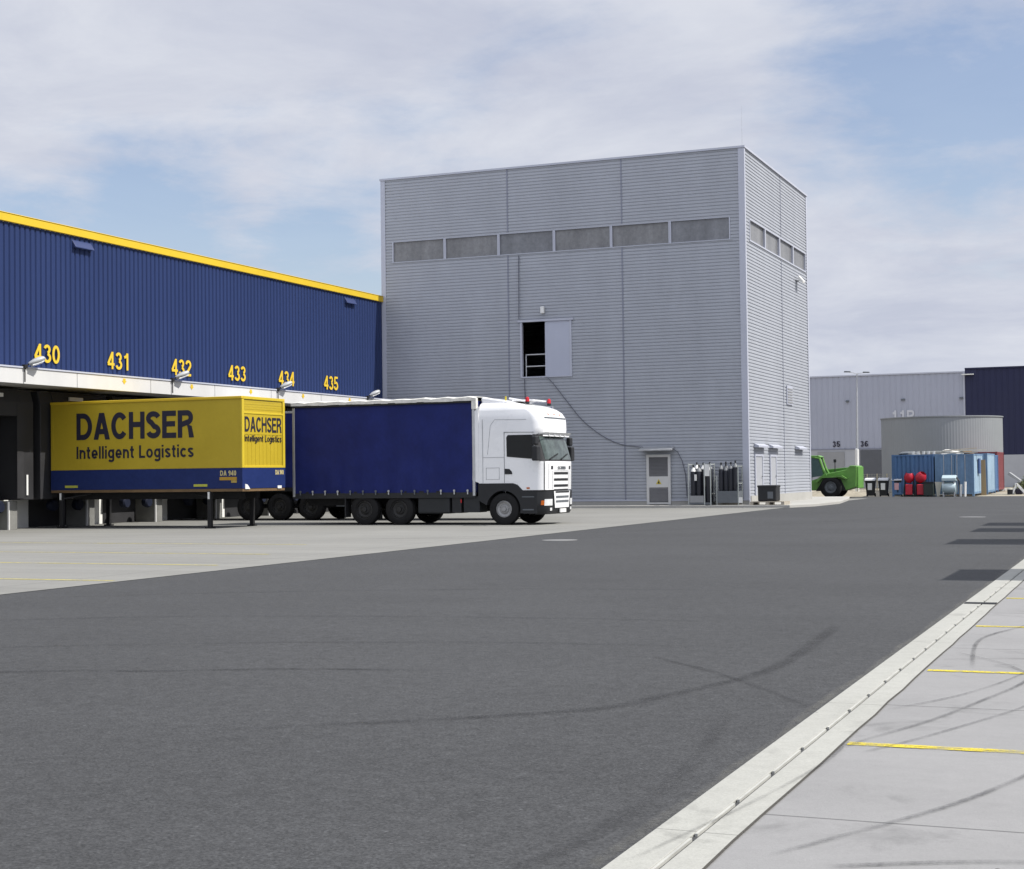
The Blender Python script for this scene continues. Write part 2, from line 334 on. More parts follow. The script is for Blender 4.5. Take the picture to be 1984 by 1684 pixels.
# sans-serif lettering drawn as thick strokes (cap height 1, x-height .73)
T_ = .2
def _arc(cx, cy, rx, ry, a0, a1, n=14): return [(cx + rx * math.cos(R(a0 + (a1 - a0) * k / n)), cy + ry * math.sin(R(a0 + (a1 - a0) * k / n))) for k in range(n + 1)]
def glyph(ch, t):
    h = t / 2; X = .73
    def bowl(x0, x1, y0, y1): return _arc((x0 + x1) / 2, (y0 + y1) / 2, (x1 - x0) / 2, (y1 - y0) / 2, 0, 360, 28)
    G = {
     'D': (.74, [[(h, 0), (h, 1)], [(h, 1 - h), (.32, 1 - h)] + _arc(.32, .5, .42 - h, .5 - h, 90, -90) + [(h, h)]]),
     'A': (.76, [('P', [(0, 0), (t * 1.1, 0), (.38 + t * .45, 1), (.38 - t * .58, 1)]), ('P', [(.76 - t * 1.1, 0), (.76, 0), (.38 + t * .58, 1), (.38 - t * .45, 1)]), [(.16, .3), (.6, .3)]]),
     'C': (.74, [_arc(.38, .5, .38 - h, .5 - h, 38, 322, 26)]),
     'H': (.72, [[(h, 0), (h, 1)], [(.72 - h, 0), (.72 - h, 1)], [(h, .53), (.72 - h, .53)]]),
     'S': (.66, [_arc(.33, .74, .33 - h, .26 - h, 15, 245, 16) + _arc(.33, .27, .33 - h, .27 - h, 80, -165, 18)]),
     'E': (.63, [[(h, 0), (h, 1)], [(h, 1 - h), (.62, 1 - h)], [(h, .52), (.58, .52)], [(h, h), (.63, h)]]),
     'F': (.6, [[(h, 0), (h, 1)], [(h, 1 - h), (.6, 1 - h)], [(h, .5), (.55, .5)]]),
     'R': (.72, [[(h, 0), (h, 1)], [(h, 1 - h), (.42, 1 - h)] + _arc(.42, .73, .26 - h, .27 - h, 90, -90) + [(h, .46)], ('P', [(.72 - t * 1.12, 0), (.72, 0), (.70 - t * .15, .2), (.66 - t * .2, .42), (.40, .50), (.44, .38), (.70 - t * 1.2, .26)])]),
     'I': (t, [[(h, 0), (h, 1)]]), 'L': (.56, [[(h, 1), (h, 0)], [(h, h), (.56, h)]]), 'l': (t, [[(h, 0), (h, 1)]]),
     'i': (t, [[(h, 0), (h, X)], [(h, .86), (h, 1)]]),
     'n': (.58, [[(h, 0), (h, X)], [(h, .4)] + _arc(.3, .42, .28 - h, .3 - h, 170, 0) + [(.58 - h, 0)]]),
     't': (.36, [[(.16, .95), (.16, .2)] + _arc(.27, .18, .11, .18 - h, 180, 300, 8), [(0, X - h * .8), (.35, X - h * .8)]]),
     'e': (.6, [[(h, .34), (.6 - h, .34)] + _arc(.3, .365, .3 - h, .365 - h, 0, 318, 22)]),
     'g': (.6, [bowl(h, .6 - h, h + .02, X - h), [(.6 - h, X), (.6 - h, -.08)] + _arc(.3, -.08, .3 - h, .13, 0, -160, 10)]),
     'o': (.62, [bowl(h, .62 - h, h, X - h)]), 'c': (.58, [_arc(.31, .365, .31 - h, .365 - h, 42, 318, 20)]),
     's': (.54, [_arc(.27, .54, .27 - h, .19 - h * .9, 15, 250, 12) + _arc(.27, .20, .27 - h, .20 - h * .9, 80, -165, 14)]),
     'N': (.72, [[(h, 0), (h, 1)], [(h, 1), (.72 - h, 0)], [(.72 - h, 0), (.72 - h, 1)]]), 'U': (.7, [[(h, 1), (h, .35)] + _arc(.35, .35, .35 - h, .35 - h, 180, 360) + [(.7 - h, 1)]]),
     '0': (.56, [_arc(.28, .5, .28 - h, .5 - h, 0, 360, 30)]), '1': (.56, [[(.36, 0), (.36, 1)], [(.1, .74), (.3, .82), (.36, .98)]]),
     '2': (.56, [_arc(.28, .7, .28 - h, .3 - h, 170, -25, 12) + [(h * 1.1, .12)], [(.03, h), (.55, h)]]),
     '3': (.56, [_arc(.27, .74, .25 - h, .26 - h, 165, -80, 14), _arc(.28, .28, .28 - h, .28 - h, 85, -165, 16)]),
     '4': (.58, [[(.42, 0), (.42, 1)], [(.42, .97), (.06, .3)], [(.02, .28), (.58, .28)]]),
     '5': (.56, [[(.52, 1 - h), (.14, 1 - h), (.09, .52)] + _arc(.27, .32, .29 - h, .32 - h, 130, -165, 18)]),
     '6': (.56, [_arc(.28, .31, .28 - h, .31 - h, 0, 360, 26), _arc(.33, .45, .33 - h, .55 - h, 180, 55, 12)]),
     '9': (.56, [_arc(.28, .69, .28 - h, .31 - h, 0, 360, 26), _arc(.23, .55, .33 - h, .55 - h, 0, -125, 12)]),
     ' ': (.25, [])}
    return G[ch]
def text(name, body, m, parent, org, right, up, w, h, bold=None, thick=.006, at=None, t=.2, gap=.11):
    """lettering w wide with cap height h, baseline start at org; right and up span its plane"""
    x = 0; rows = []
    for ch in body:
        gw, st = glyph(ch, t)
        for p in st: rows.append(('P', [(x + a, b) for a, b in p[1]]) if p[0] == 'P' else [(x + a, b) for a, b in p])
        x += gw + gap
    tot = x - gap; org, right, up = map(Vector, (org, right, up)); nrm = right.cross(up); b = MB()
    for k, p in enumerate(rows):
        if p[0] == 'P':
            i0 = len(b.v); n = len(p[1])
            for dz in (0, thick + (k % 6) * .0009): b.v += [tuple(org + right * (a / tot * w) + up * (c * h) + nrm * dz) for a, c in p[1]]
            b.f += [tuple(range(i0 + n, i0 + 2 * n))] + [(i0 + i, i0 + (i + 1) % n, i0 + n + (i + 1) % n, i0 + n + i) for i in range(n)]
            continue
        q = [Vector(v) for v in p]; q = [v for i, v in enumerate(q) if i == 0 or (v - q[i - 1]).length > 1e-4]; n = len(q); e = thick + (k % 6) * .0009; i0 = len(b.v); closed = (q[0] - q[-1]).length < 1e-3
        for i, v in enumerate(q):
            pa = q[i - 1] if i else (q[-2] if closed else None); pb = q[i + 1] if i < n - 1 else (q[1] if closed else None)
            d1 = (v - pa).normalized() if pa else None; d2 = (pb - v).normalized() if pb else None
            d = ((d1 or d2) + (d2 or d1)).normalized(); c = max(.45, d.dot(d2 or d1)); s_ = Vector((-d.y, d.x)) * (t / 2 / c)
            for sg in (1, -1):
                z = v + s_ * sg
                for dz in (0, e): b.v.append(tuple(org + right * (z.x / tot * w) + up * (z.y * h) + nrm * dz))
        for i in range(n - 1):
            a = i0 + 4 * i; c = a + 4
            b.f += [(a + 1, a + 3, c + 3, c + 1), (a, a + 1, c + 1, c), (a + 2, c + 2, c + 3, a + 3)]
        if not closed: b.f += [(i0, i0 + 2, i0 + 3, i0 + 1), (i0 + 4 * n - 4, i0 + 4 * n - 3, i0 + 4 * n - 1, i0 + 4 * n - 2)]
    return b.build(name, m, parent, at=at)

def strip(pts, w):
    """flat ribbon along ground points (x,y), with UV across and along"""
    b = MB(); b.uv = []; n = len(pts)
    for k, p in enumerate(pts):
        a = Vector(pts[max(k - 1, 0)]); c = Vector(pts[min(k + 1, n - 1)]); d = (c - a).normalized(); s = Vector((-d.y, d.x))
        for e in (-.5, .5):
            q = Vector(p) + s * (w * e); b.v.append((q.x, q.y, 0)); b.uv.append((k / (n - 1), e + .5))
    b.f = [(2 * k, 2 * k + 2, 2 * k + 3, 2 * k + 1) for k in range(n - 1)]
    return b
def smooth_path(pts, n=8):
    out = []; P = [Vector(p) for p in pts]
    for i in range(len(P) - 1):
        a, b, c, d = P[max(i - 1, 0)], P[i], P[i + 1], P[min(i + 2, len(P) - 1)]
        for k in range(n):
            t = k / n; out.append(.5 * ((2 * b) + (c - a) * t + (2 * a - 5 * b + 4 * c - d) * t * t + (3 * b - a - 3 * c + d) * t ** 3))
    return out + [P[-1]]

# ------------------------------------------------------------------ ground
def sheet(name, m, x0, x1, y0, y1, z, nx=1, ny=1):
    b = MB()
    for i in range(nx):
        for j in range(ny):
            a, c = x0 + (x1 - x0) * i / nx, x0 + (x1 - x0) * (i + 1) / nx; d, e = y0 + (y1 - y0) * j / ny, y0 + (y1 - y0) * (j + 1) / ny
            b.quad((a, d, z), (c, d, z), (c, e, z), (a, e, z))
    return struct(b.build(name, m, recalc=False))
sheet('ground', SAND, -1500, 1500, -300, 2500, -.03)
XL, XK, XR = -14.55, -2.013, -1.642
sheet('asphalt_road', ASPH, -30, 30, -40, 93.2, 0)
sheet('apron', CONC_L, -36, XL, -40, 88, .006)
sheet('yard', CONC_R, XR, 40, -40, 96, .006)
# drain channel: two concrete strips, a raised lip and a row of slots between them
b = MB().box(XK, -1.832, -20, 96, -.02, .012); struct(b.build('drain_channel', GUT, bevel=.004))
b = MB().box(-1.80, XR, -20, 96, -.02, .010); struct(b.build('drain_channel', GUT, bevel=.004))
b = MB().box(-1.832, -1.80, -20, 96, -.02, -.005); struct(b.build('drain_bed', DGREY))
b = MB()
y = 2.0
while y < 95:
    b.box(-1.826, -1.813, y + .05, y + .70, -.015, .0135); y += .735
struct(b.build('drain_bar', mat('drain_bar_concrete', (.31, .31, .285), .8, 0, .2, 4, fine=.1)))
b = MB()
for k in range(4): b.box(XK + .01, XR - .01, 18.5 + k * .06, 18.54 + k * .06, .0, .0155)
struct(b.build('drain_grate', DSTEEL))
# earth joint beside the channel
for nm, x in (('joint_line', XR + .004),):
    pts = [(x + random.uniform(-.006, .006), yy * .6 - 2) for yy in range(160)]
    o = strip(pts, .014).build(nm, mark_mat('joint_dirt', (.05, .047, .04), 2.4, 5, .15, soft=False), recalc=False); o.location.z = .0115; struct(o)
pts = [(XK - .03 + random.uniform(-.03, .02), yy * .4 - 2) for yy in range(240)]
o = strip(pts, .09).build('asphalt_edge', mark_mat('edge_dust', (.2, .195, .17), .5, 9, .33), recalc=False); o.location.z = .004; struct(o)
# yellow parking lines
for yl in (8.9, 12.33, 15.93, 19.45, 22.9):
    o = strip([(XR + .03, yl), (XR + 4, yl + .06), (XR + 14, yl + .2)], .1).build('parking_line', YEL_LINE, recalc=False); o.location.z = .0105; struct(o)
for yl, xe in ((19.75, -14.7), (23.7, -15.4), (27.3, -16.5), (31.4, -18)):
    o = strip([(-33.5, yl), (-24, yl), (xe, yl)], .12).build('parking_line', YEL_FAINT, recalc=False); o.location.z = .0105; struct(o)
# tyre marks on road and yard
def mark(pts, w, m, z): o = strip(smooth_path(pts), w).build('tyre_mark', m, recalc=False); o.location.z = z; struct(o)
mark([(-5.4, 8.2), (-4.3, 8.95), (-3.42, 9.73), (-3.14, 10.5), (-2.86, 11.5), (-2.77, 12.53), (-2.85, 14.4), (-2.95, 15.8)], .17, RUB, .0045)
mark([(-3.95, 12.7), (-3.65, 12.34), (-3.18, 11.82), (-2.64, 11.07), (-2.08, 10.21)], .07, RUB, .0085)
mark([(-12.5, 8.0), (-8.67, 10.14), (-7.47, 10.57), (-6.5, 10.99), (-5.2, 11.3)], .16, RUB, .0045)
mark([(-13.5, 9.8), (-9.95, 11.65), (-7.79, 12.67), (-5.6, 13.3), (-3.8, 13.5)], .2, RUBF, .0045)
mark([(-14.0, 12.3), (-11.4, 14.19), (-9.85, 14.92), (-7, 15.6), (-4, 15.8)], .25, RUBF, .0045)
mark([(-14.0, 16.5), (-11, 18.4), (-8, 19.6), (-5, 20)], .22, RUBF, .0045)
mark([(-3.4, 4.2), (-2.6, 5.1), (-2.25, 6.2), (-2.3, 8.2), (-2.6, 10)], .14, RUBF, .0085)
mark([(-1.95, 5.9), (-1.75, 7.1), (-1.62, 8.2), (-1.62, 9.0)], .035, RUB, .018)
mark([(-1.6, 8.75), (-1.53, 9.06), (-1.28, 9.84), (-1.07, 10.77), (-.87, 11.81), (-.8, 13)], .045, RUBY, .0145)
mark([(-1.5, 8.6), (-1.28, 9.11), (-.99, 9.94), (-.78, 10.62), (-.6, 11.6)], .035, RUBY, .0145)
mark([(-1.45, 6.2), (-1.1, 6.9), (-.8, 7.6), (-.5, 8.6)], .05, RUBY, .0145)
mark([(-1.2, 6.1), (-.7, 6.35), (-.2, 6.5), (.3, 6.55)], .06, RUBY, .0145)
mark([(-1.6, 10.2), (-1.2, 11.1), (-.9, 12.4), (-.75, 14)], .03, RUBY, .0145)
mark([(-1.55, 13.6), (-1.1, 12.9), (-.8, 12.1)], .03, RUBY, .0145)
mark([(-1.3, 12.5), (-1.45, 14.6), (-1.2, 15.9), (-.9, 17)], .05, RUBY, .0145)
mark([(-24, 31), (-19, 33.5), (-15, 37), (-10, 45), (-7, 56)], .3, RUBF, .0145)
# concrete pavement round the grey tower
b = MB(); P = [(-36, 66.55), (-14.35, 66.5), (-13.75, 68.6), (-13.6, 74), (-14.6, 82), (-15.6, 88), (-36, 88)]
b.prism(P, 'z', -.02, .12); struct(b.build('pavement', PAVE, bevel=.02))
for x, yy, lab in ((-12.9, 34.4, 'pale manhole cover in the asphalt in front of the truck cab'), (-5.35, 52.5, 'pale manhole cover far along the asphalt near the dark shadows')):
    b = MB().lathe((x, yy, 0), 'z', [(-.02, .42), (.007, .42), (.007, .36), (.009, .34), (.009, 0)], 28)
    tag(b.build('manhole_cover', mat('worn_cast_iron', (.17, .17, .165), .6, .3, .2, 6), at=(x, yy, 0)), lab, 'manhole cover', 'manhole covers in the road')

# ------------------------------------------------------------------ blue dock warehouse (left)
XF, PITCH, D0 = -34.4, 3.94, 38.66          # facade plane, dock spacing, centre of the leftmost dock in view
wh = thing('warehouse', (-60, 40, 0), 'long blue warehouse with yellow roof edge, white canopy and numbered loading docks', 'warehouse')
b = MB().clad((XF, 0, 0), (0, 0, 1), (0, 1, 0), (1, 0, 0), 4.7, 10.04, -6, 67.5, .26, .045)
b.build('facade', BLUE, wh, recalc=False)
b = MB().box(-95, XF - .06, -6, 85, 4.6, 10.0); b.build('upper_wall', BLUE, wh)
b = MB().box(-95, XF, -6, 67.45, 0, 4.7); b.build('lower_wall', WALLW, wh)
b = MB().box(-95, XF - .02, -6, 85, 10.02, 10.2); b.build('roof', MGREY, wh)
b = MB().box(XF - .25, XF + .09, -6, 67.5, 10.04, 10.30); b.box(XF - .27, XF + .11, -6, 67.5, 10.302, 10.33); b.build('roof_edge', YTRIM, wh, bevel=.012)
for y0, y1 in ((43.98, 45.02), (63.72, 64.66)):
    b = MB(); b.prism([(XF + .0, 9.90), (XF + .16, 9.66), (XF + .16, 9.63), (XF + .0, 9.63)], 'y', y0, y1); b.build('vent_hood', BLUED, wh, bevel=.01)
b = MB()                                        # canopy: roof slab behind a white fascia
CX, CB, CT = -31.5, 4.50, 4.97
b.box(XF, CX - .04, 14, 66.4, CB + .06, CT - .04); b.build('canopy', WHITE, wh)
y = D0 - 6 * PITCH - 2.1
while y < 66:
    ye = min(y + PITCH, 66.4)
    b = MB().box(CX - .04, CX, y + .012, ye - .012, CB, CT); b.build('fascia_panel', WHITE, wh, bevel=.008)
    y = ye
box('shaded_dock_wall', BLACK, wh, XF - .01, XF + .012, 14, 66.4, .96, 4.5)  # black sheet over the white wall, painting in the shade under the canopy
MB().box(XF + .05, CX + .03, 14, 66.4, CT + .002, CT + .05).build('canopy_flashing', TRIM, wh)
MB().box(XF + .0, XF + .10, 14, 66.4, CT + .06, CT + .16).build('gutter', TRIMD, wh)
for i in range(1, 7):
    yc = D0 + i * PITCH
    text('dock_number', str(429 + i), YNUM, wh, (XF + .03, yc - .66, 5.53), (0, 1, 0), (0, 0, 1), 1.3, .62, thick=.012, t=.15, gap=.1)
    b = MB(); ym = yc + .35; z = CT - .05
    b.prism([(ym - .07, z), (ym + .07, z), (ym + .07, z - .08), (ym + .12, z - .08), (ym, z - .19), (ym - .12, z - .08), (ym - .07, z - .08)], 'x', CX + .002, CX + .01)
    b.build('dock_arrow', YNUM, wh)
SX = -33.2
for i in range(-1, 7):
    yc = D0 + i * PITCH
    sh = None
    for s in (-1, 1):
        ya, yb = sorted((yc + s * 1.16, yc + s * 1.80))
        b = MB().prism([(XF + .01, .95), (SX, .95), (SX, 4.05), (SX - .12, 4.46), (XF + .01, 4.46)], 'y', ya, yb)
        if sh is None: sh = b.build('dock_shelter', DGREY, wh, bevel=.02)
        else: b.build('side_panel', DGREY, sh, bevel=.02)
    hd = MB(); hd.prism([(XF + .01, 3.62), (SX + .012, 3.62), (SX + .012, 4.05), (SX - .11, 4.47), (XF + .01, 4.47)], 'y', yc - 1.155, yc + 1.155); hd.build('head_curtain', BLACK, sh)
    box('side_curtain', BLACK, sh, SX + .003, SX + .02, yc + 1.0, yc + 1.3, 1.0, 4.0); box('side_curtain', BLACK, sh, SX + .003, SX + .02, yc - 1.3, yc - 1.0, 1.0, 4.0)
    box('label_plate', SIGNW, sh, SX - .02, SX + .03, yc - .35, yc + .35, 4.2, 4.32)
    box('label_plate', SIGNW, sh, SX + .022, SX + .035, yc + 1.42, yc + 1.5, 1.1, 1.75)
    dr = MB().box(XF, XF + .05, yc - 1.3, yc + 1.3, 1.15, 4.2)
    for k in range(5): dr.box(XF + .05, XF + .07, yc - 1.28, yc + 1.28, 1.2 + k * .6, 1.76 + k * .6)
    dr.build('dock_door', MGREY, wh, bevel=.008)
    box('dock_leveller', DSTEEL, wh, XF, XF + .55, yc - 1.0, yc + 1.0, 1.0, 1.14)
    for s in (1,):
        q = yc + s * 1.18
        b = MB().box(XF, SX - .3, q - .2, q + .2, 0, .92); pr = b.build('dock_pier', PIERC, wh, bevel=.015)
        MB().box(SX - .35, SX - .288, q - .23, q - .17, 0, .9).build('corner_guard', WHITE, pr)
    for s in (-1, 1):
        q = yc + s * .66; b = MB(); b.lathe((XF + .62, q, .74), 'x', [(0, 0), (0, .16), (.1, .2), (.2, .2), (.25, .16), (.25, 0)], 20); b.build('bumper', NAVYR, wh, smooth=True)
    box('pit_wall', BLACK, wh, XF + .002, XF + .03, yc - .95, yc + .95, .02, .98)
LAMPG = mat('lamp_grey', (.3, .31, .32), .4, 0, .06, 4)
# floodlights standing on the canopy edge
for i, (y, lab) in enumerate(((38.4, 'white floodlight on the canopy in front of the number 430'), (46.1, 'white floodlight on the canopy in front of the number 432'), (53.2, 'white floodlight on the canopy in front of the number 434'), (60.75, 'white floodlight on the canopy near the grey tower, right of number 435'))):
    t = thing('floodlight', (CX, y, 4.75), lab, 'floodlight', 'floodlights along the dock canopy')
    MB().tube([(CX + .05, y - .45, 4.55), (CX + .05, y - .45, 4.9), (CX + .04, y - .4, 5.05), (CX + .06, y - .28, 5.10)], .02).build('bracket', DSTEEL, t)
    hd = MB(); ax = Vector((.42, .78, .34)).normalized(); up = Vector((-.25, 0, 1)); up = (up - ax * up.dot(ax)).normalized(); sd_ = ax.cross(up); h0 = Vector((CX + .06, y - .3, 5.10))
    hd.lathe(h0, (ax, sd_ * 1.0, up * .6), [(0, .05), (.05, .10), (.2, .165), (.38, .17), (.5, .14), (.56, .05), (.57, 0)], 18)
    hd.build('lamp_head', LAMPG, t, smooth=True)
    c = h0 + ax * .08 - up * .098
    b = MB(); b.quad(c - sd_ * .1, c + sd_ * .1, c + sd_ * .11 + ax * .38, c - sd_ * .11 + ax * .38); b.v += [tuple(Vector(q) + up * .03) for q in b.v]; b.f += [(7, 6, 5, 4), (0, 4, 5, 1), (1, 5, 6, 2), (2, 6, 7, 3), (3, 7, 4, 0)]; b.build('lens', LENS, t)
    box('mounting_block', DSTEEL, t, CX - .02, CX + .09, y - .5, y - .36, 4.97, 5.08)

# ------------------------------------------------------------------ grey tower
TX0, TX1, TY0, TY1, TH = -34.4, -16.374, 67.55, 81.13, 15.97
tw = thing('tower', (-25, 74, .12), 'tall grey ribbed metal tower block with a strip of windows below its roof', 'building')
RP, RD = .150, .026
ZW0, ZW1 = 11.93, 12.93
def front(rects):
    b = MB()
    for x0, x1, z0, z1 in rects: b.clad((0, TY0, 0), (1, 0, 0), (0, 0, 1), (0, -1, 0), x0, x1, z0, z1, RP, RD)
    return b
LD = (-27.17, -24.6, 6.08, 8.7)                # loft door
front([(TX0, TX1, ZW1, TH), (TX0, -33.82, ZW0, ZW1), (-17.03, TX1, ZW0, ZW1), (TX0, LD[0], .3, ZW0), (LD[1], TX1, .3, ZW0), (LD[0], LD[1], .3, LD[2]), (LD[0], LD[1], LD[3], ZW0)]).build('front_wall', TOW, tw, recalc=False)
b = MB()
for y0, y1, z0, z1 in ((TY0, TY1, ZW1, TH), (TY0, 68.4, ZW0, ZW1), (80.7, TY1, ZW0, ZW1), (TY0, TY1, .5, ZW0)):
    b.clad((TX1, 0, 0), (0, 1, 0), (0, 0, 1), (1, 0, 0), y0, y1, z0, z1, RP, RD)
b.build('side_wall', TOW, tw, recalc=False)
MB().clad((0, TY1, 0), (1, 0, 0), (0, 0, 1), (0, 1, 0), TX0, TX1, .3, TH, RP, RD).build('rear_wall', TOW, tw, recalc=False)
MB().clad((TX0, 0, 0), (0, 1, 0), (0, 0, 1), (-1, 0, 0), TY0, TY1, .3, TH, RP, RD).build('side_wall', TOW, tw, recalc=False)
MB().box(TX0 + .1, TX1 - .1, TY0 + .1, TY1 - .1, TH - .5, TH - .3).build('roof', MGREY, tw)
MB().box(TX0 + .1, TX1 - .1, TY0 + .1, TY1 - .1, 5.8, 5.95).build('loft_floor', CONCW, tw)
b = MB(); t_ = .06
b.box(TX0 - t_, TX1 + t_, TY0 - t_, TY0 + .2, TH, TH + .09); b.box(TX0 - t_, TX1 + t_, TY1 - .2, TY1 + t_, TH, TH + .09); b.box(TX0 - t_, TX0 + .2, TY0 + .2, TY1 - .2, TH, TH + .088); b.box(TX1 - .2, TX1 + t_, TY0 + .2, TY1 - .2, TH, TH + .088)
b.build('roof_edge', TRIM, tw)
for x, y, nm in ((TX1, TY0, 0), (TX0, TY0, 1), (TX1, TY1, 2)):
    b = MB(); a = .13
    if nm == 0: b.box(x - .26, x + .02, y - .022, y - .002, .2, TH); b.box(x + .002, x + .024, y - .02, y + .16, .2, TH - .001)
    elif nm == 1: b.box(x - .02, x + .22, y - .022, y - .002, .2, TH)
    else: b.box(x + .002, x + .022, y - .2, y + .02, .2, TH)
    b.build('corner_trim', TRIM, tw)
for x in (-27.75, -22.1):
    b = MB().box(x - .035, x + .035, TY0 - .012, TY0 + .02, .3, ZW0); b.box(x - .035, x + .035, TY0 - .012, TY0 + .02, ZW1 + .06, TH); b.build('wall_joint', TRIMD, tw)
b = MB().box(TX1 - .02, TX1 + .012, 74.87, 74.94, .5, ZW0 - .06); b.box(TX1 - .02, TX1 + .012, 74.87, 74.94, ZW1 + .06, TH); b.build('wall_joint', TRIMD, tw)
b = MB().box(TX0, TX1 + .02, TY0 - .03, TY0 + .2, .10, .32); b.box(TX1 - .2, TX1 + .05, TY0 + .2, TY1 + .05, .10, .5); b.build('plinth', PAVE, tw)
MB().box(TX0, TX1 + .03, TY0 - .05, TY0 - .01, .30, .36).build('drip_edge', TRIM, tw)
def window(axis, a, bb):
    """glazing recessed 8 cm, light frame bars proud of the ribs"""
    if axis == 'f':
        f = MB()
        for u0, u1, w0, w1 in ((a, a + .055, ZW0, ZW1), (bb - .055, bb, ZW0, ZW1), (a + .055, bb - .055, ZW0, ZW0 + .02), (a + .055, bb - .055, ZW1 - .015, ZW1)): f.box(u0, u1, TY0 - .01, TY0 + .14, w0, w1)
        w = f.build('window', TRIM, tw); MB().box(a + .055, bb - .055, TY0 + .08, TY0 + .1, ZW0 + .02, ZW1 - .015).build('pane', MURK if int(abs(a) * 10) % 3 else MURK2, w)
    else:
        f = MB()
        for u0, u1, w0, w1 in ((a, a + .08, ZW0, ZW1), (bb - .08, bb, ZW0, ZW1), (a + .08, bb - .08, ZW0, ZW0 + .05), (a + .08, bb - .08, ZW1 - .05, ZW1)): f.box(TX1 - .14, TX1 + .02, u0, u1, w0, w1)
        w = f.build('window', TRIM, tw); MB().box(TX1 - .1, TX1 - .08, a + .08, bb - .08, ZW0 + .05, ZW1 - .05).build('pane', MURK, w)
xs = [-33.82, -30.88, -27.77, -24.97, -22.1, -19.56, -17.03]
xs = [-33.82 + (33.82 - 17.03) * k / 6 for k in range(7)]
for a, c in zip(xs, xs[1:]): window('f', a + .004, c - .004)
ys = [68.4 + 12.3 * k / 4 for k in range(5)]
for a, c in zip(ys, ys[1:]): window('s', a + .004, c - .004)
b = MB().box(-33.9, -16.95, TY0 - .03, TY0 + .03, ZW0 - .03, ZW0 - .001); b.box(TX1 - .03, TX1 + .03, 68.3, 80.8, ZW0 - .03, ZW0 - .001); b.build('window_sill', TOW, tw)
# loft door, half slid open
x0, x1, z0, z1 = LD
f = MB()
f.box(x0, x0 + .1, TY0 - .05, TY0 + .12, z0, z1); f.box(x1 - .1, x1, TY0 - .05, TY0 + .12, z0, z1); f.box(x0 + .1, x1 - .1, TY0 - .05, TY0 + .12, z0, z0 + .06); f.box(x0 - .1, x1 + .1, TY0 - .09, TY0 + .1, z1 - .002, z1 + .09)
ld = f.build('loft_door', TRIM, tw)
MB().box(-25.92, x1 - .1, TY0 - .03, TY0 + .04, z0 + .06, z1 - .004).build('sliding_panel', mat('door_panel_grey', (.34, .36, .43), .4, 0, .05, 1), ld)
r = MB(); yy = TY0 + .2
for z in (z0 + .55, z0 + 1.1): r.tube([(x0 + .2, yy, z), (x1 - .3, yy, z)], .03)
for x in (x0 + .2, -25.8, x1 - .3): r.tube([(x, yy, z0), (x, yy, z0 + 1.1)], .03)
r.build('railing', STEEL, ld)
box('lamp_box', SIGNW, tw, -26.09, -25.91, TY0 - .18, TY0 - .04, 9.06, 9.38, bevel=.02)
# louvred door with warning sign
LOUV = mat('louvre_grey', (.2, .2, .205), .5, .2, .1)
f = MB(); x0, x1, z0, z1 = -21.06, -19.93, .14, 2.3
f.box(x0, x0 + .12, TY0 - .11, TY0 - .03, z0, z1 + .1); f.box(x1 - .12, x1, TY0 - .11, TY0 - .03, z0, z1 + .1); f.box(x0 + .12, x1 - .12, TY0 - .11, TY0 - .03, z1 - .02, z1 + .098); f.box(x0 + .12, x1 - .12, TY0 - .11, TY0 - .03, z0 + .02, z0 + .1)
dr = f.build('louvre_door', mat('pale_door_frame', (.45, .45, .44), .5, 0, .06), tw)
for a, c in ((.28, .9), (1.42, 2.26)):
    lv = MB(); z = a
    while z < c - .03: lv.quad((x0 + .12, TY0 - .10, z), (x1 - .12, TY0 - .10, z), (x1 - .12, TY0 - .05, z + .06), (x0 + .12, TY0 - .05, z + .06)); z += .062
    lv.build('louvre', LOUV, dr)
box('louvre_back', DGREY, dr, x0 + .12, x1 - .12, TY0 - .045, TY0 - .035, .25, 2.27)
MB().box(x0 + .12, x1 - .12, TY0 - .10, TY0 - .05, .91, 1.41).build('door_panel', mat('pale_door_panel', (.46, .46, .45), .5, 0, .06), dr)
MB().prism([(-20.62, 1.06), (-20.36, 1.06), (-20.49, 1.29)], 'y', TY0 - .108, TY0 - .101).build('warning_sign', SIGNY, dr)
MB().prism([(-20.54, 1.09), (-20.44, 1.09), (-20.49, 1.22)], 'y', TY0 - .112, TY0 - .109).build('warning_mark', PLAST, dr)
MB().prism([(TY0 - .02, 2.76), (TY0 - .55, 2.62), (TY0 - .55, 2.57), (TY0 - .02, 2.66)], 'x', -21.28, -19.75).build('door_hood', STEEL, tw)
# side doors with rain hoods, vent hatch, lamp
for a, c in ((68.6, 70.15), (71.6, 72.95)):
    f = MB().box(TX1 + .004, TX1 + .06, a, a + .12, .5, 2.36); f.box(TX1 + .004, TX1 + .06, c - .12, c, .5, 2.36); f.box(TX1 + .004, TX1 + .06, a + .12, c - .12, 2.26, 2.36)
    d = f.build('side_door', TRIM, tw); box('door_leaf', mat('pale_door_leaf', (.30, .31, .33), .45, 0, .05), d, TX1 + .004, TX1 + .03, a + .12, c - .12, .5, 2.26)
    MB().tube([(TX1 + .03, c - .24, 1.35), (TX1 + .09, c - .24, 1.35), (TX1 + .09, c - .36, 1.35)], .015).build('handle', DSTEEL, d)
for a, c in ((68.55, 70.6), (71.45, 73.5), (77.3, 79.2)):
    MB().prism([(TX1 + .02, 2.84), (TX1 + .24, 2.74), (TX1 + .24, 2.66), (TX1 + .02, 2.66)], 'y', a, c).build('rain_hood', TRIM, tw)
f = MB().box(TX1 + .004, TX1 + .05, 75.5, 76.8, 4.85, 5.78); vh = f.build('vent_hatch', TRIM, tw)
v_ = MB()
